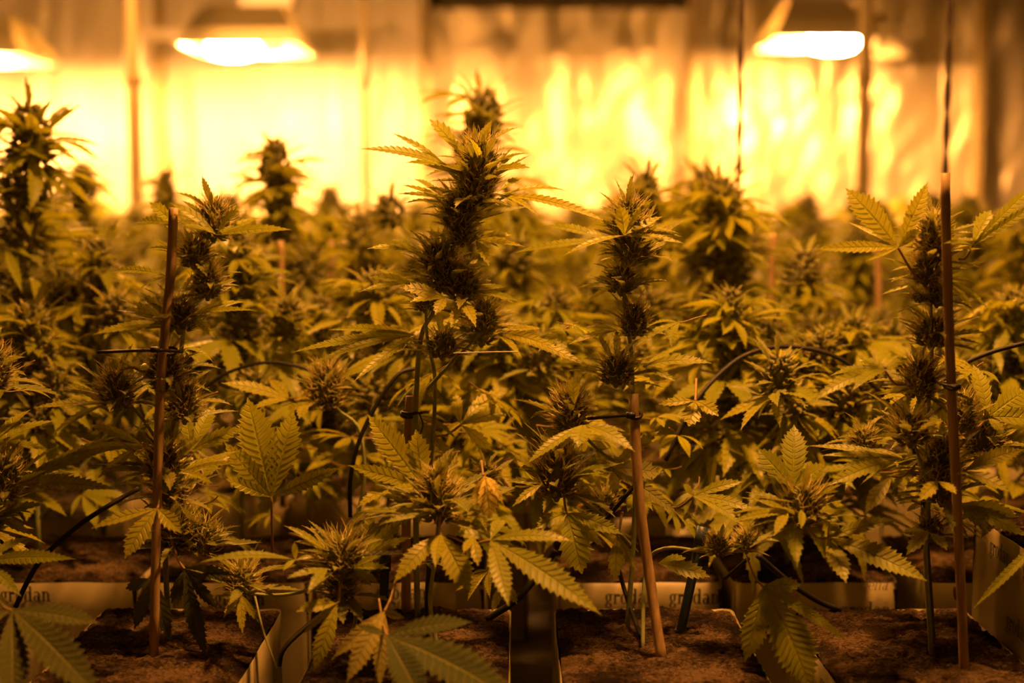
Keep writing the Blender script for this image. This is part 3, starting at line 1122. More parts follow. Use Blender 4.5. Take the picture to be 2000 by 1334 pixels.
B.leaf((825, 950), [(717, 808, .01, 60), (812, 838, .0, 50), (678, 908, -.01, 34), (740, 965, -.04, 22)], (0, -.9, .42), dy=-.08, arc=.04)
B.leaf((770, 950), [(697, 992, -.02, 26), (735, 985, .02, 18)], UPN, dy=-.08)
B.leaf((900, 830), [(980, 760, .04, 40), (1000, 800, .02, 36), (960, 880, .0, 30), (890, 770, .03, 26)], NDEF, (840, 850, .01), dy=.03)
B.fill(14, 600, 1000, 850, 110)
B.fill(9, 820, 1060, 860, 150, dy=(.06, .16))

# ---- G: bud low in the centre with the big bright leaf
G = Plant(860, .96, 'low bushy plant with the biggest bright leaf at bottom centre', seed=4)
G.stem([(840, 1180, .02), (850, 1090, .02), (857, 1000, 0)], 5.5, 3, True)
G.flower(857, 985, 50, 1.5, 0, nsug=22, slen=1.9)
G.flower(850, 940, 30, 1.5, 0, nsug=10)
G.leaf((958, 1055), [(1176, 1202, -.05, 64), (1120, 1057, -.01, 38), (994, 1185, -.05, 46), (890, 1043, .0, 30), (984, 1015, .03, 30)], (0, -.6, .8), (875, 1045, .02), dy=-.04)
G.leaf((861, 1044), [(919, 1158, -.03, 60), (768, 1140, -.03, 44), (850, 1110, -.04, 30)], (0, -.7, .7), (858, 1010, .02), dy=-.03)
G.leaf((924, 1049), [(934, 1106, -.02, 26), (905, 1080, -.02, 20)], NDEF, dy=-.045)
G.leaf((880, 1000), [(1000, 965, .02, 22), (960, 990, .0, 18)], UPN, dy=-.02)
G.leaf((840, 1005), [(700, 1000, .0, 16), (740, 1025, -.02, 16), (760, 975, .02, 14)], UPN, dy=-.02)
G.leaf((947, 928), [(957, 1014, -.01, 46), (925, 985, .0, 20)], FRN, (940, 900, .02), 'leaf_dry', dy=-.02, arc=.12)
G.leaf((950, 932), [(986, 992, -.02, 18), (968, 950, .0, 14)], FRN, None, 'leaf_dry', dy=-.025, arc=.28)
# ---- dark low leaves at bottom centre
G.leaf((756, 1242), [(925, 1215, .0, 50), (1015, 1375, -.06, 100), (835, 1390, -.06, 70), (700, 1225, .0, 24)], (0, -.5, .86), (740, 1170, .05), 'leaf_shaded', dy=-.1, arc=.05)
G.leaf((751, 1193), [(676, 1335, -.03, 46), (742, 1345, -.03, 36), (650, 1285, -.02, 34), (790, 1207, -.02, 18)], FRN, (775, 1120, .05), 'leaf_dull', dy=-.07)
G.leaf((985, 1130), [(1010, 1180, 0, 20), (960, 1195, 0, 20)], FRN, None, dy=.08)
G.fill(6, 960, 1120, 880, 80, 30, 60)

# ---- F: bud low left of centre
Fp = Plant(640, .95, 'low plant with a hairy bud and hanging leaf left of bottom centre', seed=5)
Fp.stem([(690, 1230, .03), (690, 1170, .02), (668, 1110, 0)], 5, 3, True)
Fp.stem([(668, 1135, .01), (570, 1160, .02), (498, 1160, .02), (472, 1145, .0)], 4, 2.5, name='branch')
Fp.flower(667, 1092, 50, 1.5, 0, nsug=22, slen=1.8)
Fp.flower(668, 1150, 38, 1.5, .01, nsug=12)
Fp.flower(472, 1135, 36, 1.5, .02, nsug=14)
Fp.leaf((637, 1075), [(553, 1026, .0, 15), (575, 1058, .02, 14)], UPN, dy=-.01)
Fp.leaf((577, 1094), [(389, 1099, -.02, 28), (575, 1058, .0, 14), (553, 1116, -.02, 14), (612, 1090, -.01, 18)], (0, -.3, .95), (640, 1105, .02), dy=-.03, arc=.1)
Fp.leaf((659, 1178), [(612, 1312, -.02, 42), (578, 1195, -.02, 30), (590, 1240, .01, 16)], (0, -.8, .55), (665, 1140, .02), dy=-.03)
Fp.leaf((717, 1085), [(724, 1006, .02, 38), (788, 1013, .02, 32), (800, 1048, .0, 20)], (0, -.85, .5), (685, 1110, .0), dy=.01)
Fp.leaf((690, 1110), [(760, 1110, -.01, 20), (740, 1140, -.01, 18), (745, 1085, .0, 18)], UPN, dy=-.02)
Fp.leaf((640, 1110), [(560, 1130, -.02, 18), (600, 1160, -.03, 22)], NDEF, dy=-.03)
Fp.leaf((470, 1160), [(437, 1206, -.02, 18), (474, 1238, -.02, 20), (505, 1215, -.01, 16), (430, 1165, 0, 16)], FRN, dy=0)
Fp.stem([(498, 1165, .0), (515, 1235, -.02), (541, 1306, -.03)], 2.2, 1.8, name='petiole')

# ---- H: bud between the left and centre plants, with the leaf facing us
Hh = Plant(600, 1.14, 'plant with a round bud and upright facing leaf between left and centre stakes', 'second row plants', seed=6)
Hh.stem([(700, 1000), (705, 850), (660, 800), (640, 770)], 5, 2.6, True)
Hh.flower(637, 757, 40, 2.1, 0, nsug=16, slen=1.6)
Hh.leaf((566, 781), [(431, 748, -.02, 36), (527, 742, .03, 26), (490, 800, -.03, 22)], UPN, (630, 790, 0))
Hh.leaf((600, 790), [(584, 818, -.02, 24), (560, 800, .0, 20)], NDEF, dy=-.02)
Hh.leaf((660, 740), [(760, 690, .03, 24), (720, 720, .0, 16), (800, 680, .02, 18)], UPN, dy=0)
Hh.leaf((530, 971), [(483, 775, .02, 84), (437, 862, .0, 46), (575, 800, .02, 66), (668, 912, -.02, 36), (440, 935, -.02, 28)], (0, -.93, .36), (532, 1080, .01), dy=-.09, arc=.04)
Hh.fill(14, 760, 1050, 600, 140)

# ---- C: middle-right plant
Cc = Plant(1225, 1.03, 'slim spike plant behind the leaning middle stake', seed=7)
Cc.stem([(1240, 1000, .01), (1236, 800, .012), (1233, 690, .01), (1219, 590, .0), (1225, 520, 0), (1230, 440, 0)], 5.5, 3, True)
Cc.stem([(1245, 1080, .01), (1180, 1010, .0), (1110, 960, -.01), (1088, 930, -.01)], 4.5, 2.5, name='branch')
Cc.stem([(1236, 920, .01), (1170, 880, 0), (1112, 815, -.01)], 4, 2.4, name='branch')
for a in [(1226, 434, 38, 2.1), (1236, 482, 44, 1.5), (1213, 548, 36, 1.5), (1238, 627, 32, 2.1), (1203, 725, 38, 1.5)]:
    Cc.flower(a[0], a[1], a[2], a[3], nsug=15, slen=1.7)
Cc.flower(1113, 805, 40, 2.1, -.01)
Cc.flower(1087, 925, 50, 2.1, -.02, nsug=18)
Cc.flower(1180, 985, 28, 1.5, .03)
Cc.flower(950, 925, 22, 1.5, .03)
Cc.leaf((1219, 460), [(1209, 400, -.01, 36), (1264, 393, .0, 14), (1240, 408, .02, 14), (1098, 501, -.02, 18), (1294, 423, .02, 20), (1338, 476, -.01, 18)], UPN, dy=-.02)
Cc.leaf((1190, 470), [(1000, 495, .02, 24), (1060, 440, .03, 26), (1140, 455, .0, 20)], UPN, dy=.06)
Cc.leaf((1200, 560), [(1128, 562, .0, 14), (1150, 585, .0, 12), (1290, 545, .0, 14)], UPN, dy=-.01)
Cc.leaf((1207, 646), [(1110, 673, -.02, 16), (1140, 640, .02, 16)], UPN, dy=0)
Cc.leaf((1255, 716), [(1392, 710, -.01, 30), (1330, 690, .03, 22), (1320, 745, -.02, 20)], UPN, dy=0)
Cc.leaf((1140, 830), [(1027, 908, -.03, 28), (1129, 873, -.03, 44), (1242, 884, -.03, 30), (1228, 845, .0, 12), (1118, 736, .0, 28, (1122, 790))], (0, -.55, .85), dy=-.05)
Cc.leaf((1107, 1002), [(1045, 1034, -.02, 34), (1137, 1122, -.02, 70), (1218, 1045, -.02, 36), (1180, 1070, .0, 24)], (0, -.75, .65), (1100, 950, .02), dy=-.04)
Cc.leaf((1194, 914), [(1326, 1006, -.01, 30), (1290, 840, .02, 30), (1203, 970, -.01, 24), (1290, 925, 0, 50)], NDEF, (1230, 930, .02), 'leaf_dull', dy=-.02)
Cc.leaf((1060, 945), [(1000, 990, -.02, 18), (985, 940, .0, 16), (1010, 900, .02, 20)], UPN, dy=-.04)
Cc.leaf((1120, 930), [(1215, 905, .0, 16), (1180, 925, -.01, 16)], UPN, dy=-.04)
Cc.leaf((1205, 1045), [(1200, 1135, -.01, 34), (1240, 1110, 0, 24)], FRN, (1215, 1000, .02), dy=.0)
Cc.fill(14, 620, 1000, 1200, 130)
Cc.fill(10, 820, 1060, 1230, 150, dy=(.06, .18))

# ---- E: the bud with upright leaflets, right of centre
E = Plant(1256, .98, 'low plant with a star-shaped bud and bright upright leaflets, right of centre', seed=8)
E.stem([(1262, 1110, .03), (1300, 1071, .02), (1381, 1078, .01), (1440, 1072, .0), (1507, 1044, -.01), (1560, 1010, -.02)], 4.5, 2.6, True)
E.flower(1566, 992, 50, 1.5, -.02, nsug=20, slen=1.7)
E.flower(1458, 1060, 27, 1.5, 0, nsug=12, slen=1.6)
E.flower(1402, 1066, 27, 1.5, .005, nsug=12, slen=1.6)
E.leaf((1548, 955), [(1551, 829, .03, 58), (1479, 875, .02, 48), (1612, 905, .02, 38), (1640, 960, .02, 18), (1585, 900, .04, 26)], (0, -.93, .4), dy=-.02, arc=.05)
E.leaf((1540, 1000), [(1425, 1021, -.03, 22), (1477, 977, .0, 18), (1512, 1046, -.03, 24)], UPN, dy=-.04)
E.leaf((1600, 1000), [(1675, 1009, -.02, 18), (1565, 1033, -.03, 18, (1565, 995)), (1650, 985, .02, 18)], UPN, dy=-.04)
E.leaf((1615, 1051), [(1813, 1136, -.04, 60), (1653, 1140, -.04, 46), (1754, 1016, .0, 38), (1634, 1020, .02, 24)], (0, -.65, .76), (1575, 1025, .01), dy=-.03)
E.leaf((1491, 1146), [(1454, 1294, -.02, 58), (1585, 1350, -.03, 96), (1656, 1253, -.02, 26), (1567, 1142, -.01, 34), (1540, 1230, .02, 40)], (0, -.88, .5), (1457, 1085, .03), dy=-.03, arc=.09)
E.leaf((1354, 970), [(1454, 940, .0, 28), (1481, 1002, -.03, 28), (1458, 1032, -.04, 32), (1335, 945, .0, 18)], UPN, (1300, 990, .03), dy=.02)
E.leaf((1285, 1100), [(1387, 1127, -.01, 42), (1340, 1090, .02, 22)], NDEF, dy=.04)
E.leaf((1358, 783), [(1345, 833, -.02, 42), (1404, 813, -.02, 32), (1285, 790, .0, 22)], NDEF, (1360, 740, .03), dy=.05)

# ---- D: right plant tied to the tall stake
D = Plant(1815, .98, 'flowering plant tied to the tall bamboo stake at the right', seed=9)
D.stem([(1818, 1260), (1808, 1085), (1815, 950), (1810, 850), (1820, 700), (1818, 560), (1826, 450)], 5.5, 3, True)
D.stem([(1815, 950), (1790, 880, -.01), (1778, 850, -.01)], 4, 2.4, name='branch')
D.stem([(1815, 960), (1870, 900, .03), (1921, 865, .04)], 4, 2.4, name='branch')
for a in [(1824, 460, 38, 2.1), (1828, 490, 36, 1.5), (1808, 530, 34, 1.5), (1830, 578, 28, 1.5), (1797, 578, 17, 1.5), (1820, 650, 40, 1.5), (1797, 742, 38, 2.1),
          (1838, 900, 42, 2.1), (1840, 955, 42, 1.5), (1818, 1035, 30, 1.5)]:
    D.flower(a[0], a[1], a[2], a[3], nsug=14, slen=1.7)
D.flower(1779, 840, 42, 1.5, -.01)
D.flower(1921, 855, 42, 2.1, .04)
D.flower(1687, 860, 28, 1.5, .05)
D.flower(1880, 810, 34, 2.1, .03)
D.leaf((1754, 484), [(1651, 367, .02, 62), (1813, 354, .02, 36), (1591, 487, -.01, 28), (1690, 511, -.02, 10), (1651, 432, .03, 10), (1797, 446, -.01, 22)], (0, -.9, .42), (1817, 565, .02), dy=-.02, arc=.04)
D.leaf((1900, 480), [(2034, 352, .02, 26), (2046, 388, .0, 22), (1935, 410, .02, 40), (1842, 476, -.04, 16)], (0, -.8, .55), (1872, 506, .0), dy=0)
D.leaf((1840, 545), [(1730, 546, 0, 10), (1714, 579, 0, 12), (1924, 510, 0, 14), (1900, 549, 0, 16), (1930, 604, -.01, 20), (1903, 614, .01, 22)], UPN, dy=.0)
D.leaf((1729, 725), [(1576, 792, -.03, 32), (1662, 766, -.04, 26), (1678, 703, .02, 34), (1773, 700, .02, 22), (1620, 735, .02, 28)], (0, -.5, .87), (1766, 751, .01), dy=-.02, arc=.1)
D.leaf((1820, 770), [(1700, 770, -.02, 18), (1720, 755, 0, 12), (1850, 830, -.02, 26)], UPN, dy=0)
D.leaf((1743, 930), [(1690, 1004, -.02, 36), (1720, 945, 0, 20)], (0, -.6, .8), (1790, 905, .01), dy=-.03)
D.leaf((1760, 896), [(1632, 915, -.01, 26), (1609, 952, -.03, 34), (1573, 871, .02, 20), (1600, 890, .0, 20)], UPN, dy=-.01)
D.leaf((1882, 920), [(1972, 960, -.02, 34), (2000, 878, .02, 40), (1950, 905, .0, 24)], UPN, dy=-.02)
D.leaf((1832, 940), [(1794, 979, -.02, 30), (1868, 965, -.02, 24)], NDEF, dy=-.04)
D.leaf((1930, 815), [(1900, 711, .03, 40), (2004, 762, .02, 56), (2020, 820, .0, 44), (1960, 850, -.02, 26)], (0, -.85, .52), (1870, 850, .0), dy=.02)
D.leaf((1870, 985), [(1990, 1010, -.01, 46), (2010, 1050, -.02, 40), (1930, 1040, -.02, 30)], NDEF, dy=.03)
D.leaf((1815, 1040), [(1770, 1085, -.02, 30), (1850, 1075, -.02, 26), (1760, 1040, 0, 20)], NDEF, dy=-.02)
D.leaf((2030, 1060), [(1900, 1190, -.02, 20), (1950, 1140, .0, 22)], UPN, None, dy=-.04)
D.fill(10, 700, 1020, 1850, 100)
D.fill(8, 800, 1000, 1750, 190, dy=(.12, .24))


# ================================================================== PLANTS BEHIND (out of focus)
def gen_parts(rg, height, nside, nleaf, big=.031):
    """returns stem paths, flower placements (loc, axis, r, k), leaf placements (loc, dir, size)"""
    stems, fl, lv = [], [], []
    lean = V((rg.uniform(-.06, .06), rg.uniform(-.05, .05), 0))
    top = V((0, 0, height)) + lean * height

    def sp(t):
        return V((0, 0, height * t)) + lean * height * t * t
    stems.append(([sp(k / 6) for k in range(7)], .0024))
    z = height
    k0 = rg.choice((1, 3, 4))
    H = MIDF[k0][1]
    r = rg.uniform(.8, 1.1) * big * .5
    fl.append((sp(1) - V((0, 0, r * H * .8)), V((0, 0, 1)), r, k0))
    zz = 1 - r * H / height
    while zz > .55:
        k = rg.choice((0, 2)); r2 = big * rg.uniform(.38, .5)
        fl.append((sp(zz) + V((rg.uniform(-.006, .006), rg.uniform(-.006, .006), -r2)), V((0, 0, 1)), r2, k))
        zz -= rg.uniform(.09, .14)
    for s in range(nside):
        t = .15 + .4 * (s + rg.random()) / nside
        an = s * 2.4 + rg.uniform(-.4, .4)
        ln = rg.uniform(.05, .1) * (1.35 - .9 * t)
        a = sp(t)
        b = a + V((math.cos(an) * ln, math.sin(an) * ln, ln * rg.uniform(.5, 1.3)))
        stems.append(([a, (a + b) / 2 + V((0, 0, -.006)), b], .0016))
        k = rg.choice((0, 1, 2)); r2 = big * rg.uniform(.34, .48)
        fl.append((b - V((0, 0, r2 * .8)), V((math.cos(an) * .2, math.sin(an) * .2, 1)), r2, k))
        for q in range(2):
            lv.append((b - V((0, 0, r2 * .5)), V((math.cos(an + rg.uniform(-1.3, 1.3)), math.sin(an + rg.uniform(-1.3, 1.3)), rg.uniform(-.5, .3))), rg.uniform(.035, .06)))
    for q in range(nleaf):
        t = .16 + .84 * (q + rg.random()) / nleaf
        an = q * 2.4 + rg.uniform(-.5, .5)
        d = V((math.cos(an), math.sin(an), rg.uniform(-.55, .25)))
        pl = rg.uniform(.015, .05) * (1.3 - t)
        lv.append((sp(t) + V((d.x, d.y, .4)) * pl, d, rg.uniform(.05, .088) * (1.15 - .35 * t)))
    for q in range(8):                       # rosette of leaves around the top of the spike
        t = .8 + .19 * q / 8
        an = q * 2.4 + rg.uniform(-.4, .4)
        d = V((math.cos(an), math.sin(an), rg.uniform(.05, .5)))
        lv.append((sp(t) + V((d.x, d.y, 0)) * .006, d, rg.uniform(.04, .062) * big / .036))
    return stems, fl, lv


def mid_plant(x, y, height, label, group, seed, z=TOP, nside=6, nleaf=16, big=.031):
    rg = random.Random(seed)
    e = empty('flowering_hemp_plant', (x, y, z - .006), label, 'plant', group)
    stems, fl, lv = gen_parts(rg, height, nside, nleaf, big)
    mb = MB()
    for pts, r in stems:
        p = smooth_path(pts, 2)
        mb.tube(p, r, 5)
    obj('stem', mb.mesh('stem', 'stem'), e)
    for loc, ax, r, k in fl:
        xx = ax.normalized().cross(V((0, 1, .01))).normalized()
        R = Matrix((xx, ax.normalized().cross(xx), ax.normalized())).transposed().to_4x4()
        obj('flower', MIDF_ME[k], e, None, Matrix.Translation(loc) @ R @ Matrix.Rotation(rg.uniform(0, 6.28), 4, 'Z') @ Matrix.Scale(r, 4))
    for loc, d, sz in lv:
        obj('fan_leaf', rg.choice(FAN), e, None, frame(loc, d, (rg.uniform(-.3, .3), rg.uniform(-.3, .3), 1), sz))
    return e


used = []


def mid_at(px, py, Y, label, group, seed, **kw):
    p = P(px, py, Y)
    used.append((p.x, Y))
    block(p.x, Y, 0, 'wrapped block under the ' + label, 'blocks under the middle rows', hi=False) if Y > 1.4 else None
    return mid_plant(p.x, Y, p.z - TOP + .006, label, group, seed, **kw)


gm = 'blurred plants of the middle rows'
for k, (px, py, Y, lab, kw) in enumerate([
    (905, 204, 1.55, 'blurred flower spike rising behind the tallest centre plant', dict(big=.042)),
    (545, 295, 1.62, 'blurred flower spike before the bright wall glow left of centre', dict(big=.042)),
    (8, 238, 1.36, 'tall blurred flower spike at the left edge', dict(big=.044)),
    (103, 392, 1.5, 'blurred spike just right of the left edge', dict(big=.036)),
    (170, 498, 1.34, 'blurred spike between the left edge and left stake', dict(big=.036)),
    (152, 338, 2.0, 'far blurred spike above the left edge plants', dict(big=.038)),
    (345, 350, 2.15, 'small blurred spike above the left bamboo stake', dict(big=.04)),
    (1243, 358, 1.5, 'blurred spike right behind the slim middle plant', dict(big=.036)),
    (1365, 352, 1.75, 'blurred spike below the dark left rope', dict(big=.036)),
    (1432, 372, 1.45, 'broad blurred plant between slim middle plant and tall right stake', dict(big=.042)),
    (1420, 590, 1.25, 'plant with pale bud and narrow leaflets above the black tube arch', dict(big=.036)),
    (462, 470, 1.3, 'blurred plant right of the left staked plant', dict(big=.036)),
    (700, 440, 1.6, 'blurred plant below the thin steel post', dict(big=.036)),
    (755, 560, 1.32, 'blurred plant left of the centre double spike', dict(big=.034)),
    (1110, 590, 1.36, 'blurred low plant between centre and slim middle plants', dict(big=.034)),
    (1030, 400, 1.7, 'blurred plant right of the centre double spike', dict(big=.034)),
    (1580, 545, 1.6, 'blurred plant under the right lamp behind the star-shaped bud', dict(big=.036)),
    (1650, 640, 1.3, 'blurred low plant behind the curved right leaf', dict(big=.034)),
    (1960, 590, 1.3, 'blurred plant right of the tall right stake', dict(big=.036)),
    (1545, 700, 1.22, 'low plant inside the black tube arch', dict(big=.032)),
    (280, 560, 1.6, 'blurred plant left of the left stake in the third row', dict(big=.034)),
    (600, 600, 1.4, 'blurred plant above the round bud left of centre', dict(big=.034)),
    (1700, 470, 1.9, 'blurred plant behind the bright five-fingered right leaf', dict(big=.036)),
    (1900, 440, 2.0, 'blurred plant below the right rope', dict(big=.036)),
    (60, 620, 1.26, 'blurred low plant in the second row at the left', dict(big=.034)),
    (960, 640, 1.3, 'blurred low plant behind the centre stem', dict(big=.032)),
]):
    mp_ = mid_at(px, py, Y, lab, gm, 900 + k, nleaf=26 if Y < 1.45 else 18, **kw)

    if px == 8:                              # long leaf reaching right from the spike at the left edge
        a = P(45, 290, Y); b = P(200, 243, Y - .02)
        obj('fan_leaf', FAN[7], mp_, None, frame(a - V(mp_.location), b - a, (0, -.4, .9), (b - a).length))

# far rows: joined foliage and flower meshes shared by many plants
FARV = []
for k in range(5):
    rg = random.Random(3000 + k)
    h = .31
    stems, fl, lv = gen_parts(rg, h, 6, 18, .036)
    sm = MB()
    for pts, r in stems: sm.tube(pts, r, 4)
    lm = MB()
    for loc, d, sz in lv:
        fan_leaf_into(lm, rg, 4, 5, rg.uniform(.1, .5), .14, frame(loc, d, (rg.uniform(-.3, .3), rg.uniform(-.3, .3), 1), sz * 1.1))
    fm = MB()
    for loc, ax, r, kk in fl:
        src, H = MIDF[kk]
        i = len(fm.v)
        Rz = Matrix.Rotation(rg.uniform(0, 6.28), 3, 'Z')
        fm.v += [loc + Rz @ p * r for p in src.v]
        for f in src.f: fm.f.append([i + q for q in f])
        fm.uv += src.uv; fm.mi += src.mi
    FARV.append((sm.mesh('stem', 'stem'), lm.mesh('foliage', 'leaf'), fm.mesh('flower_heads', ['calyx', 'pistil', 'sugar'])))

rg = random.Random(77)
row = 0
Y = 1.5
while Y < 4.5:
    hwid = .36 * Y + .3
    pitch = .18 if Y < 2.4 else .21
    n = int(2 * hwid / pitch)
    for i in range(n):
        x = -hwid + (i + .5 * (row % 2) + rg.uniform(.2, .8)) * pitch
        y = Y + rg.uniform(-.04, .04)
        if any(abs(x - ux) < .15 and abs(y - uy) < .18 for ux, uy in used): continue
        if any(math.hypot(x - p[0], y - p[1]) < .05 for p in ((-.903, 3.4), (-.39, 3.8), (.841, 3.4), (.262, 1.62), (.498, 1.62))): continue
        far = Y > 2.6
        lab = 'blurred golden plant in the far rows in front of the foil wall' if far else 'blurred plant in the dense rows behind the front bench plants'
        grp = 'far rows of plants' if far else 'middle rows of plants'
        e = empty('flowering_hemp_plant', (x, y, TOP - .006), lab, 'plant', grp)
        e.rotation_euler.z = rg.uniform(0, 6.28)
        sc = rg.uniform(.72, 1.0) if Y < 2 else rg.uniform(.82, 1.08)
        e.scale = (sc * 1.05, sc * 1.05, sc)
        for nm, me in zip(('stem', 'foliage', 'flower_heads'), rg.choice(FARV)):
            obj(nm, me, e)
        block(x, y, 0, 'wrapped block hidden under the ' + ('far rows' if far else 'dense middle rows') + ' of blurred plants', 'blocks under ' + grp, hi=False)
    row += 1
    Y += .25


# ================================================================== STAKES, TIES, TUBES
def stake(pts, wpx, Y, label, node=None, sink=True):
    """bamboo cane through pixel points (x, y, depth)"""
    w_ = [P(*q) for q in pts]
    e = empty('bamboo_stake', (w_[-1].x, w_[-1].y, w_[-1].z), label, 'stake', 'bamboo stakes')
    o = w_[-1]
    p = smooth_path([q - o for q in w_][::-1], 4)
    mb = MB()
    r = M_(wpx / 2, Y)
    mb.tube(p, [r * (1 + .03 * math.sin(k * 2.1)) for k in range(len(p))], 12)
    obj('cane', mb.mesh('cane', 'bamboo'), e)
    if node:
        q = P(*node) - o
        ax = (p[-1] - p[0]).normalized()
        mb = MB(); mb.tube([q - ax * .004, q - ax * .0015, q + ax * .0015, q + ax * .004], [r * 1.0, r * 1.14, r * 1.14, r * 1.0], 12)
        obj('node_ring', mb.mesh('node_ring', 'node'), e)
    return e


stake([(1845, 338, .955), (1852, 600, .955), (1860, 800, .95), (1871, 1022, .945), (1885, 1345, .935)], 19.5, .955, 'tall bamboo stake at the right, standing above the leaves', (1873, 1159, .945))
stake([(1237, 770, 1.0), (1248, 968, .985), (1268, 1120, .975), (1295, 1305, .955)], 21, .98, 'leaning bamboo stake right of centre with a bare lower end')
stake([(339, 406, .985), (333, 537, .985), (322, 650, .98), (311, 818, .98), (300, 1290, .965)], 18.5, .985, 'tall reddish bamboo stake on the left')
stake([(801, 774, 1.075), (794, 959, 1.075), (793, 1215, 1.075)], 19, 1.075, 'short bamboo stake with pale cut top left of centre')
stake([(1511, 455, 1.5), (1506, 560, 1.5), (1500, 960, 1.5)], 13, 1.5, 'blurred bamboo stake below the dark left rope')
stake([(648, 470, 1.7), (646, 640, 1.7), (644, 900, 1.7)], 12, 1.7, 'blurred pale bamboo stake between left and centre plants')
stake([(548, 470, 1.45), (550, 600, 1.45), (552, 990, 1.45)], 14, 1.45, 'blurred dark bamboo stake right of the left plant')
stake([(1715, 480, 1.8), (1716, 560, 1.8), (1718, 870, 1.8)], 12, 1.8, 'blurred bamboo stake behind the bright right leaf')


def tie(pts, wpx, Y, label, head=None, loop=None):
    w_ = [P(*q) for q in pts]
    mb = MB()
    r = M_(wpx / 2, Y)
    p = smooth_path(w_, 4)
    mb.tube(p, r, 6)
    if head:
        h = P(*head)
        mb.box(h, (r * 5, r * 3.4, r * 3.2))
    if loop:
        c = P(loop[0], loop[1], loop[2]); rr = M_(loop[3], loop[2])
        mb.tube([c + V((math.cos(a * PI / 8) * rr, math.sin(a * PI / 8) * rr, .002 * math.sin(a * PI / 8))) for a in range(17)], r, 6)
    tag(centred('plant_tie', mb, 'clip'), label, 'tie', 'black plant ties')


tie([(190, 688, .965), (300, 684, .966), (356, 687, .985)], 6.5, .97, 'long black tie sticking out left from the left stake', (303, 683, .966), (330, 686, .985, 15))
tie([(1148, 818, 1.0), (1200, 813, .99), (1240, 810, .98)], 7, .99, 'black tie at the top of the leaning middle stake', (1232, 811, .982), (1240, 810, .997, 13))
tie([(786, 806, 1.06), (800, 809, 1.055), (816, 806, 1.06)], 8, 1.06, 'black tie around the short centre stake', None, (798, 808, 1.072, 14))
tie([(818, 806, 1.06), (826, 830, 1.055), (818, 855, 1.06)], 3, 1.06, 'thin wire end below the short centre stake tie')
tie([(1821, 744, .97), (1850, 752, .945), (1868, 757, .94)], 6, .95, 'black tie around the tall right stake', (1868, 755, .942), (1858, 754, .952, 14))


def hose(pts, wpx, label, name='drip_tube'):
    w_ = [P(*q) for q in pts]
    mb = MB()
    Y = sum(q[2] for q in pts) / len(pts)
    mb.tube(smooth_path(w_, 8), M_(wpx / 2, Y), 8)
    tag(centred(name, mb, 'hose'), label, 'tube', 'black drip tubes')


hose([(1300, 900, 1.12), (1355, 790, 1.13), (1415, 722, 1.15), (1470, 688, 1.16), (1540, 677, 1.17), (1620, 692, 1.17), (1680, 730, 1.17), (1760, 815, 1.17), (1800, 930, 1.18)], 9, 'black drip tube arching high right of centre')
hose([(1790, 800, 1.1), (1868, 722, 1.08), (1930, 690, 1.08), (2010, 668, 1.08)], 9, 'black drip tube running out at the right edge')
hose([(684, 1010, 1.1), (686, 923, 1.1), (713, 833, 1.11), (771, 738, 1.12), (810, 720, 1.13)], 9, 'black drip tube curving up left of the short centre stake')
hose([(400, 760, 1.2), (440, 730, 1.2), (520, 708, 1.2), (600, 722, 1.2), (650, 760, 1.2)], 7, 'black drip tube arch behind the left plant')
hose([(30, 1186, .98), (75, 1100, .985), (150, 1029, 1.0), (225, 980, 1.02), (270, 955, 1.04)], 10, 'black drip tube rising from the lower left corner')
hose([(1254, 930, 1.0), (1235, 954, 1.0), (1200, 995, 1.0), (1180, 1020, 1.02)], 9, 'short black drip tube beside the leaning stake')
hose([(1480, 1085, 1.06), (1545, 1140, 1.07), (1600, 1175, 1.075), (1640, 1190, 1.08)], 12, 'black drip tube lying on the block behind the hanging leaf')
hose([(545, 1300, 1.0), (560, 1260, 1.0), (640, 1190, 1.02), (700, 1150, 1.04)], 10, 'black drip tube low between left and centre blocks')
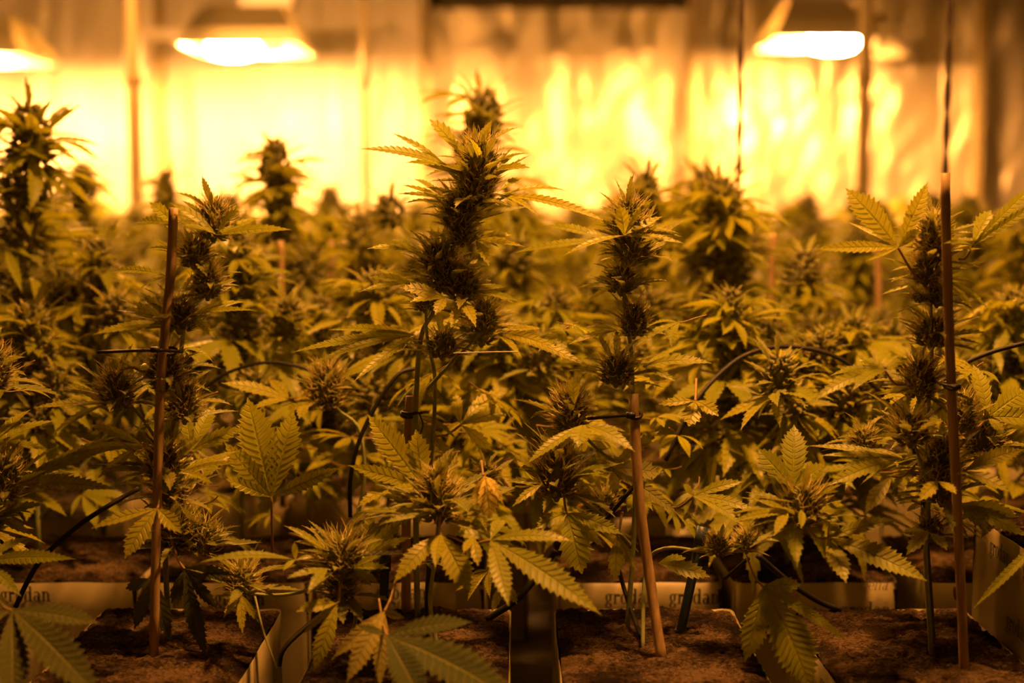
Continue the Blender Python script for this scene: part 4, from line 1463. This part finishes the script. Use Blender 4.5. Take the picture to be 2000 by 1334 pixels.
hose([(950, 1210, 1.05), (1010, 1170, 1.05), (1060, 1110, 1.06), (1085, 1075, 1.06)], 14, 'thick black drip tube under the biggest bright leaf')
hose([(1385, 780, 1.3), (1386, 860, 1.3), (1383, 1020, 1.3)], 9, 'upright black tube below the black tube arch')
hose([(1440, 840, 1.3), (1437, 920, 1.3), (1434, 1040, 1.3)], 11, 'second upright black tube below the black tube arch')
hose([(1415, 1130, 1.08), (1440, 1110, 1.07), (1462, 1090, 1.06)], 8, 'thin black tube under the small twin buds')
hose([(1205, 1100, 1.06), (1225, 1170, 1.04), (1252, 1245, 1.0)], 9, 'thin dark tube standing in the block left of the leaning stake', 'drip_tube')
hose([(840, 1095, 1.0), (836, 1150, 1.0), (832, 1255, 1.0)], 12, 'dark upright tube under the low centre bud')


mb = MB(); mb.tube(smooth_path([P(885, 690, 1.0), P(950, 688, 1.0), P(1012, 687, 1.0)], 3), M_(1.4, 1.0), 5)
tag(centred('support_string', mb, 'cord'), 'thin pale string stretched right of the centre stem', 'string')


def drip_stake(pts, wpx, label):
    w_ = [P(*q) for q in pts]
    o = w_[-1]
    e = empty('drip_stake', o, label, 'drip stake', 'plastic drip stakes')
    Y = pts[0][2]
    d = (w_[0] - o)
    r = M_(wpx / 2, Y)
    z = d.normalized(); x = z.cross(V((0, 1, 0))).normalized(); y = z.cross(x)
    R = Matrix((x, y, z)).transposed()
    mb = MB()
    mb.box(d * .5, (r * 2, r * .7, d.length), R)
    mb.box(d * .5, (r * .7, r * 2, d.length), R)
    obj('shaft', mb.mesh('shaft', 'bluestake', False), e)
    mb = MB()
    mb.tube([d - z * .004, d + z * .012], r * 1.3, 8)
    obj('nozzle', mb.mesh('nozzle', 'bluestake'), e)


drip_stake([(1366, 1060, 1.03), (1330, 1232, 1.02)], 18, 'dark blue drip stake leaning in the block under the middle buds')
drip_stake([(1800, 930, 1.02), (1822, 1250, 1.0)], 11, 'dark blue drip stake beside the right plant stem')
drip_stake([(752, 1105, 1.06), (748, 1225, 1.05)], 18, 'dark drip stake beside the short centre stake')
